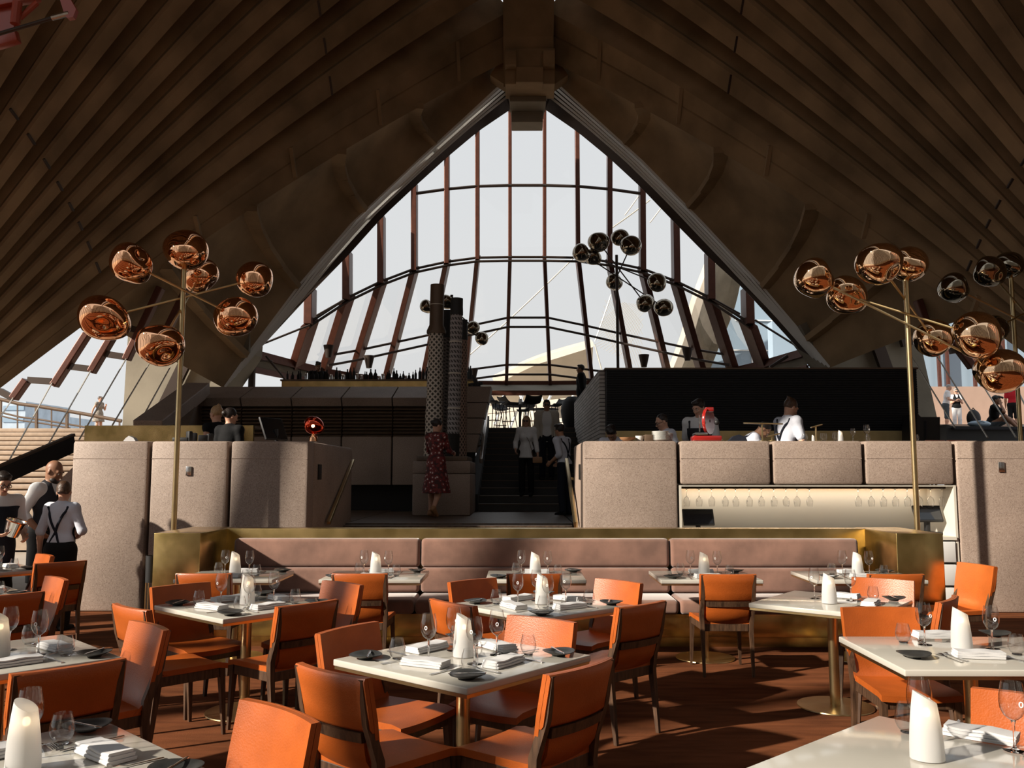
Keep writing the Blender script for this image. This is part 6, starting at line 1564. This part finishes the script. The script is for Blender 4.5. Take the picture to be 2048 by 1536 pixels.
# black dog-leg sculpture / telescope on the cheek wall
tl_ = empty('spot_fitting', (px_x(951, 17.95), 17.95, zz[4] - 0.005), label='black spotlight fitting on top of the stepped granite cheek wall', cat='spotlight')
m = MB(); m.tube([(0, 0, 0), (0, 0, .06)], .10); m.build('foot', M['black'], tl_)
m = MB(); m.tube([(.04, 0, .05), (-.06, 0, .22), (-.07, 0, .27)], [.05, .035, .02]); m.build('arm', M['black'], tl_)
m = MB(); m.tube([(-.16, 0, .06), (.14, 0, .10)], .035); m.build('head', M['black'], tl_)
# rounded dark vase/shrub beside the man in black
m = MB(); m.lathe([(0, 0), (.20, 0), (.30, .25), (.34, .55), (.28, .82), (.14, .95), (0, .95)], n=28); o = m.build('urn', M['black'], loc=(px_x(1146, 24.9), 24.9, SZ + .001)); tag(o, 'rounded black urn at the stair head beside the man in black', 'urn')
# ------------------------------------------------------------------ carved and woven poles on the plinth
def weave(name, base, mats):
    m, nt, bs = nm(name)
    tc = nt.nodes.new('ShaderNodeTexCoord'); mp = nt.nodes.new('ShaderNodeMapping'); nt.links.new(tc.outputs['UV'], mp.inputs['Vector'])
    return m
def lattice_mat(name, light, dark, su, sv, rot):
    m, nt, bs = nm(name); tc = nt.nodes.new('ShaderNodeTexCoord')
    sx2 = nt.nodes.new('ShaderNodeSeparateXYZ'); nt.links.new(tc.outputs['Object'], sx2.inputs[0])
    at2 = nt.nodes.new('ShaderNodeMath'); at2.operation = 'ARCTAN2'; nt.links.new(sx2.outputs['Y'], at2.inputs[0]); nt.links.new(sx2.outputs['X'], at2.inputs[1])
    def wave(a, b):
        k = nt.nodes.new('ShaderNodeMath'); k.operation = 'MULTIPLY'; k.inputs[1].default_value = a; nt.links.new(at2.outputs[0], k.inputs[0])
        l = nt.nodes.new('ShaderNodeMath'); l.operation = 'MULTIPLY_ADD'; l.inputs[1].default_value = b; nt.links.new(sx2.outputs['Z'], l.inputs[0]); nt.links.new(k.outputs[0], l.inputs[2])
        s = nt.nodes.new('ShaderNodeMath'); s.operation = 'SINE'; nt.links.new(l.outputs[0], s.inputs[0]); return s
    w1, w2 = wave(su, sv), wave(-su * rot, sv)
    mx = nt.nodes.new('ShaderNodeMath'); mx.operation = 'MAXIMUM'; nt.links.new(w1.outputs[0], mx.inputs[0]); nt.links.new(w2.outputs[0], mx.inputs[1])
    cr = nt.nodes.new('ShaderNodeValToRGB'); cr.color_ramp.elements[0].position = .15; cr.color_ramp.elements[0].color = (*dark, 1); cr.color_ramp.elements[1].position = .40; cr.color_ramp.elements[1].color = (*light, 1)
    nt.links.new(mx.outputs[0], cr.inputs[0]); nt.links.new(cr.outputs[0], bs.inputs['Base Color']); bs.inputs['Roughness'].default_value = .8
    return m
LM = [lattice_mat('pale_weave', (.60, .54, .47), (.06, .05, .04), 9, 60, 1), lattice_mat('grey_weave', (.34, .32, .32), (.06, .055, .055), 12, 70, 0.0), lattice_mat('brown_weave', (.30, .20, .15), (.05, .035, .03), 11, 60, 1), lattice_mat('dark_weave', (.16, .14, .13), (.03, .03, .03), 10, 90, 0.3)]
zt0 = PZ + 0.092
def pole(pxb, pxt, pyt, Y, r0, r1, mat, label, topmat=None, toph=0.5, flare=0.0, basemat=None, baseh=0.0, rings=()):
    b = Vector((px_x(pxb, Y), Y, zt0)); t = at(pxt, pyt, Y); o = empty('woven_pole', b, label=label, cat='sculpture', group=None); ax = t - b; L = ax.length
    q = Vector((0, 0, 1)).rotation_difference(ax.normalized()); o.rotation_mode = 'QUATERNION'; o.rotation_quaternion = q
    z1 = L - toph if topmat else L; z0 = baseh
    m = MB(); m.lathe([(0, z0), (r0, z0)] + [(lerp(r0, r1, i / 12) * (1 + .04 * math.sin(i * 1.9)), lerp(z0, z1, i / 12)) for i in range(13)] + [(0, z1)], n=24); m.build('woven_body', mat, o)
    if topmat:
        m = MB(); m.lathe([(0, z1), (r1 * (1.08 + flare), z1), (r1 * (1.08 + flare), z1 + .05), (r1 * 1.02, z1 + .16), (r1 * 1.0, L), (r1 * .8, L), (r1 * .8, L - .05), (0, L - .05)], n=24); m.build('top_sleeve', topmat, o)
        if flare:
            m = MB(); m.lathe([(r1 * 1.0, 0), (r1 * 1.05, 0), (r1 * 1.05, .015), (r1, .015)], n=24); m.build('binding', M['cream'], o, loc=(0, 0, L - toph * .42))
    if basemat:
        m = MB(); m.lathe([(0, 0), (r0 * 1.05, 0), (r0 * 1.05, z0), (0, z0)], n=24); m.build('base_sleeve', basemat, o)
    for t_ in rings:
        m = MB(); rr = lerp(r0, r1, (t_ * L - z0) / (z1 - z0)) + .008; m.lathe([(rr * .9, -.012), (rr, -.012), (rr, .012), (rr * .9, .012)], n=24); m.build('binding', M['cream'], o, loc=(0, 0, t_ * L))
    return o
pole(866, 875, 570, 16.6, .18, .135, LM[0], 'tallest pole, white lattice weave with brown bark top', M['tanleather'] if False else M['railing'], .95, .30)
pole(905, 914, 597, 16.3, .115, .115, LM[1], 'grey ringed pole with black top and black foot', M['black'], .32, 0, M['void'], .42, (.30, .52, .72))
pole(886, 898, 622, 17.1, .14, .14, LM[3], 'dark pole standing between the two front woven poles', M['black'], .55, 0)
pole(922, 925, 640, 16.9, .11, .10, LM[2], 'slender brown patterned pole at the stair side', M['black'], .40, 0)
# ------------------------------------------------------------------ bags on the ledge, bread crumbs of the plaza
bg_ = empty('backpack', at(1948, 850, 21.6), label='black backpack standing beside the seated man', cat='bag')
m = MB(); m.ball((0, 0, .16), (.17, .11, .22), n=14); m.build('body', M['black'], bg_); m = MB(); m.ball((0, -.09, .09), (.11, .05, .09), n=10); m.build('pocket', M['charcoal'], bg_)
m = MB(); m.tube([(-.05, 0, .36), (0, 0, .42), (.05, 0, .36)], .012); m.build('handle', M['black'], bg_)
bg2 = empty('blue_bag', (at(1963, 855, 21.3).x, 21.4, at(1905, 852, 21).z + .012), label='pale blue cloth bag lying on the dark ledge', cat='bag')
m = MB(); m.ball((0, 0, .06), (.28, .14, .085), n=14); m.build('body', M['facade'], bg2); m = MB(); m.tube([(-.1, -.1, .1), (0, -.16, .12), (.1, -.1, .1)], .012); m.build('strap', M['facade'], bg2)
# handbag of the blond woman, phone, drinks tray of the waiter
hb = empty('handbag', (px_x(1075, 18.2), 18.22, zrow(920, 18.2)), label='small brown shoulder bag hanging at the blond woman\'s hip', cat='bag')
m = MB(); m.box((0, 0, 0), (.20, .07, .13), bevel=.02); m.build('body', M['tanleather'], hb)
m = MB(); m.tube([(-.08, 0, .06), (-.17, -.04, .38), (-.22, .0, .47)], .006, n=6); m.build('strap', M['railing'], hb)
sb = empty('ice_bucket', (at(27, 1065, 9.35).x, 9.3, zrow(1072, 9.3)), label='silver and copper bucket held by the waiter with eyeglasses', cat='bucket')
m = MB(); m.lathe([(0, 0), (.07, 0), (.10, .16), (.105, .17), (.095, .165), (.065, .02), (0, .02)], n=28); m.build('body', M['steel'], sb); m = MB(); m.lathe([(.10, .155), (.112, .16), (.112, .172), (.10, .172)], n=28); m.build('rim', M['copper'], sb)
sb.rotation_euler = (0, .35, 0)
# ------------------------------------------------------------------ light
w = bpy.data.worlds.new('sky'); SC.world = w; w.use_nodes = True
nt = w.node_tree; bg = nt.nodes['Background']
tc = nt.nodes.new('ShaderNodeTexCoord'); sx = nt.nodes.new('ShaderNodeSeparateXYZ'); cr = nt.nodes.new('ShaderNodeValToRGB')
nt.links.new(tc.outputs['Generated'], sx.inputs[0]); nt.links.new(sx.outputs['Z'], cr.inputs[0]); nt.links.new(cr.outputs[0], bg.inputs['Color'])
e = cr.color_ramp.elements
e[0].position = 0.0; e[0].color = (0.955, 0.96, 0.955, 1); e[1].position = 1.0; e[1].color = (0.86, 0.92, 1.0, 1)
bg.inputs['Strength'].default_value = 0.72
sd = bpy.data.lights.new('sun', 'SUN'); so = bpy.data.objects.new('sun', sd); COL.objects.link(so)
sd.energy = 7.4; sd.angle = R(1.2); sd.color = (1.0, 0.90, 0.76)
SUN = Vector((0.80, 0.42, -0.46)).normalized()
so.rotation_euler = SUN.to_track_quat('-Z', 'Y').to_euler()
so.location = (-20, -8, 14)
vs = SC.view_settings
vs.view_transform = 'Standard'; vs.look = 'None'; vs.exposure = 0.17; vs.gamma = 1.0; vs.use_curve_mapping = False
SC.cycles.max_bounces = 8; SC.cycles.transparent_max_bounces = 24
SC.cycles.caustics_reflective = False; SC.cycles.caustics_refractive = False
SC.cycles.use_denoising = True
SC.cycles.sample_clamp_indirect = 6.0
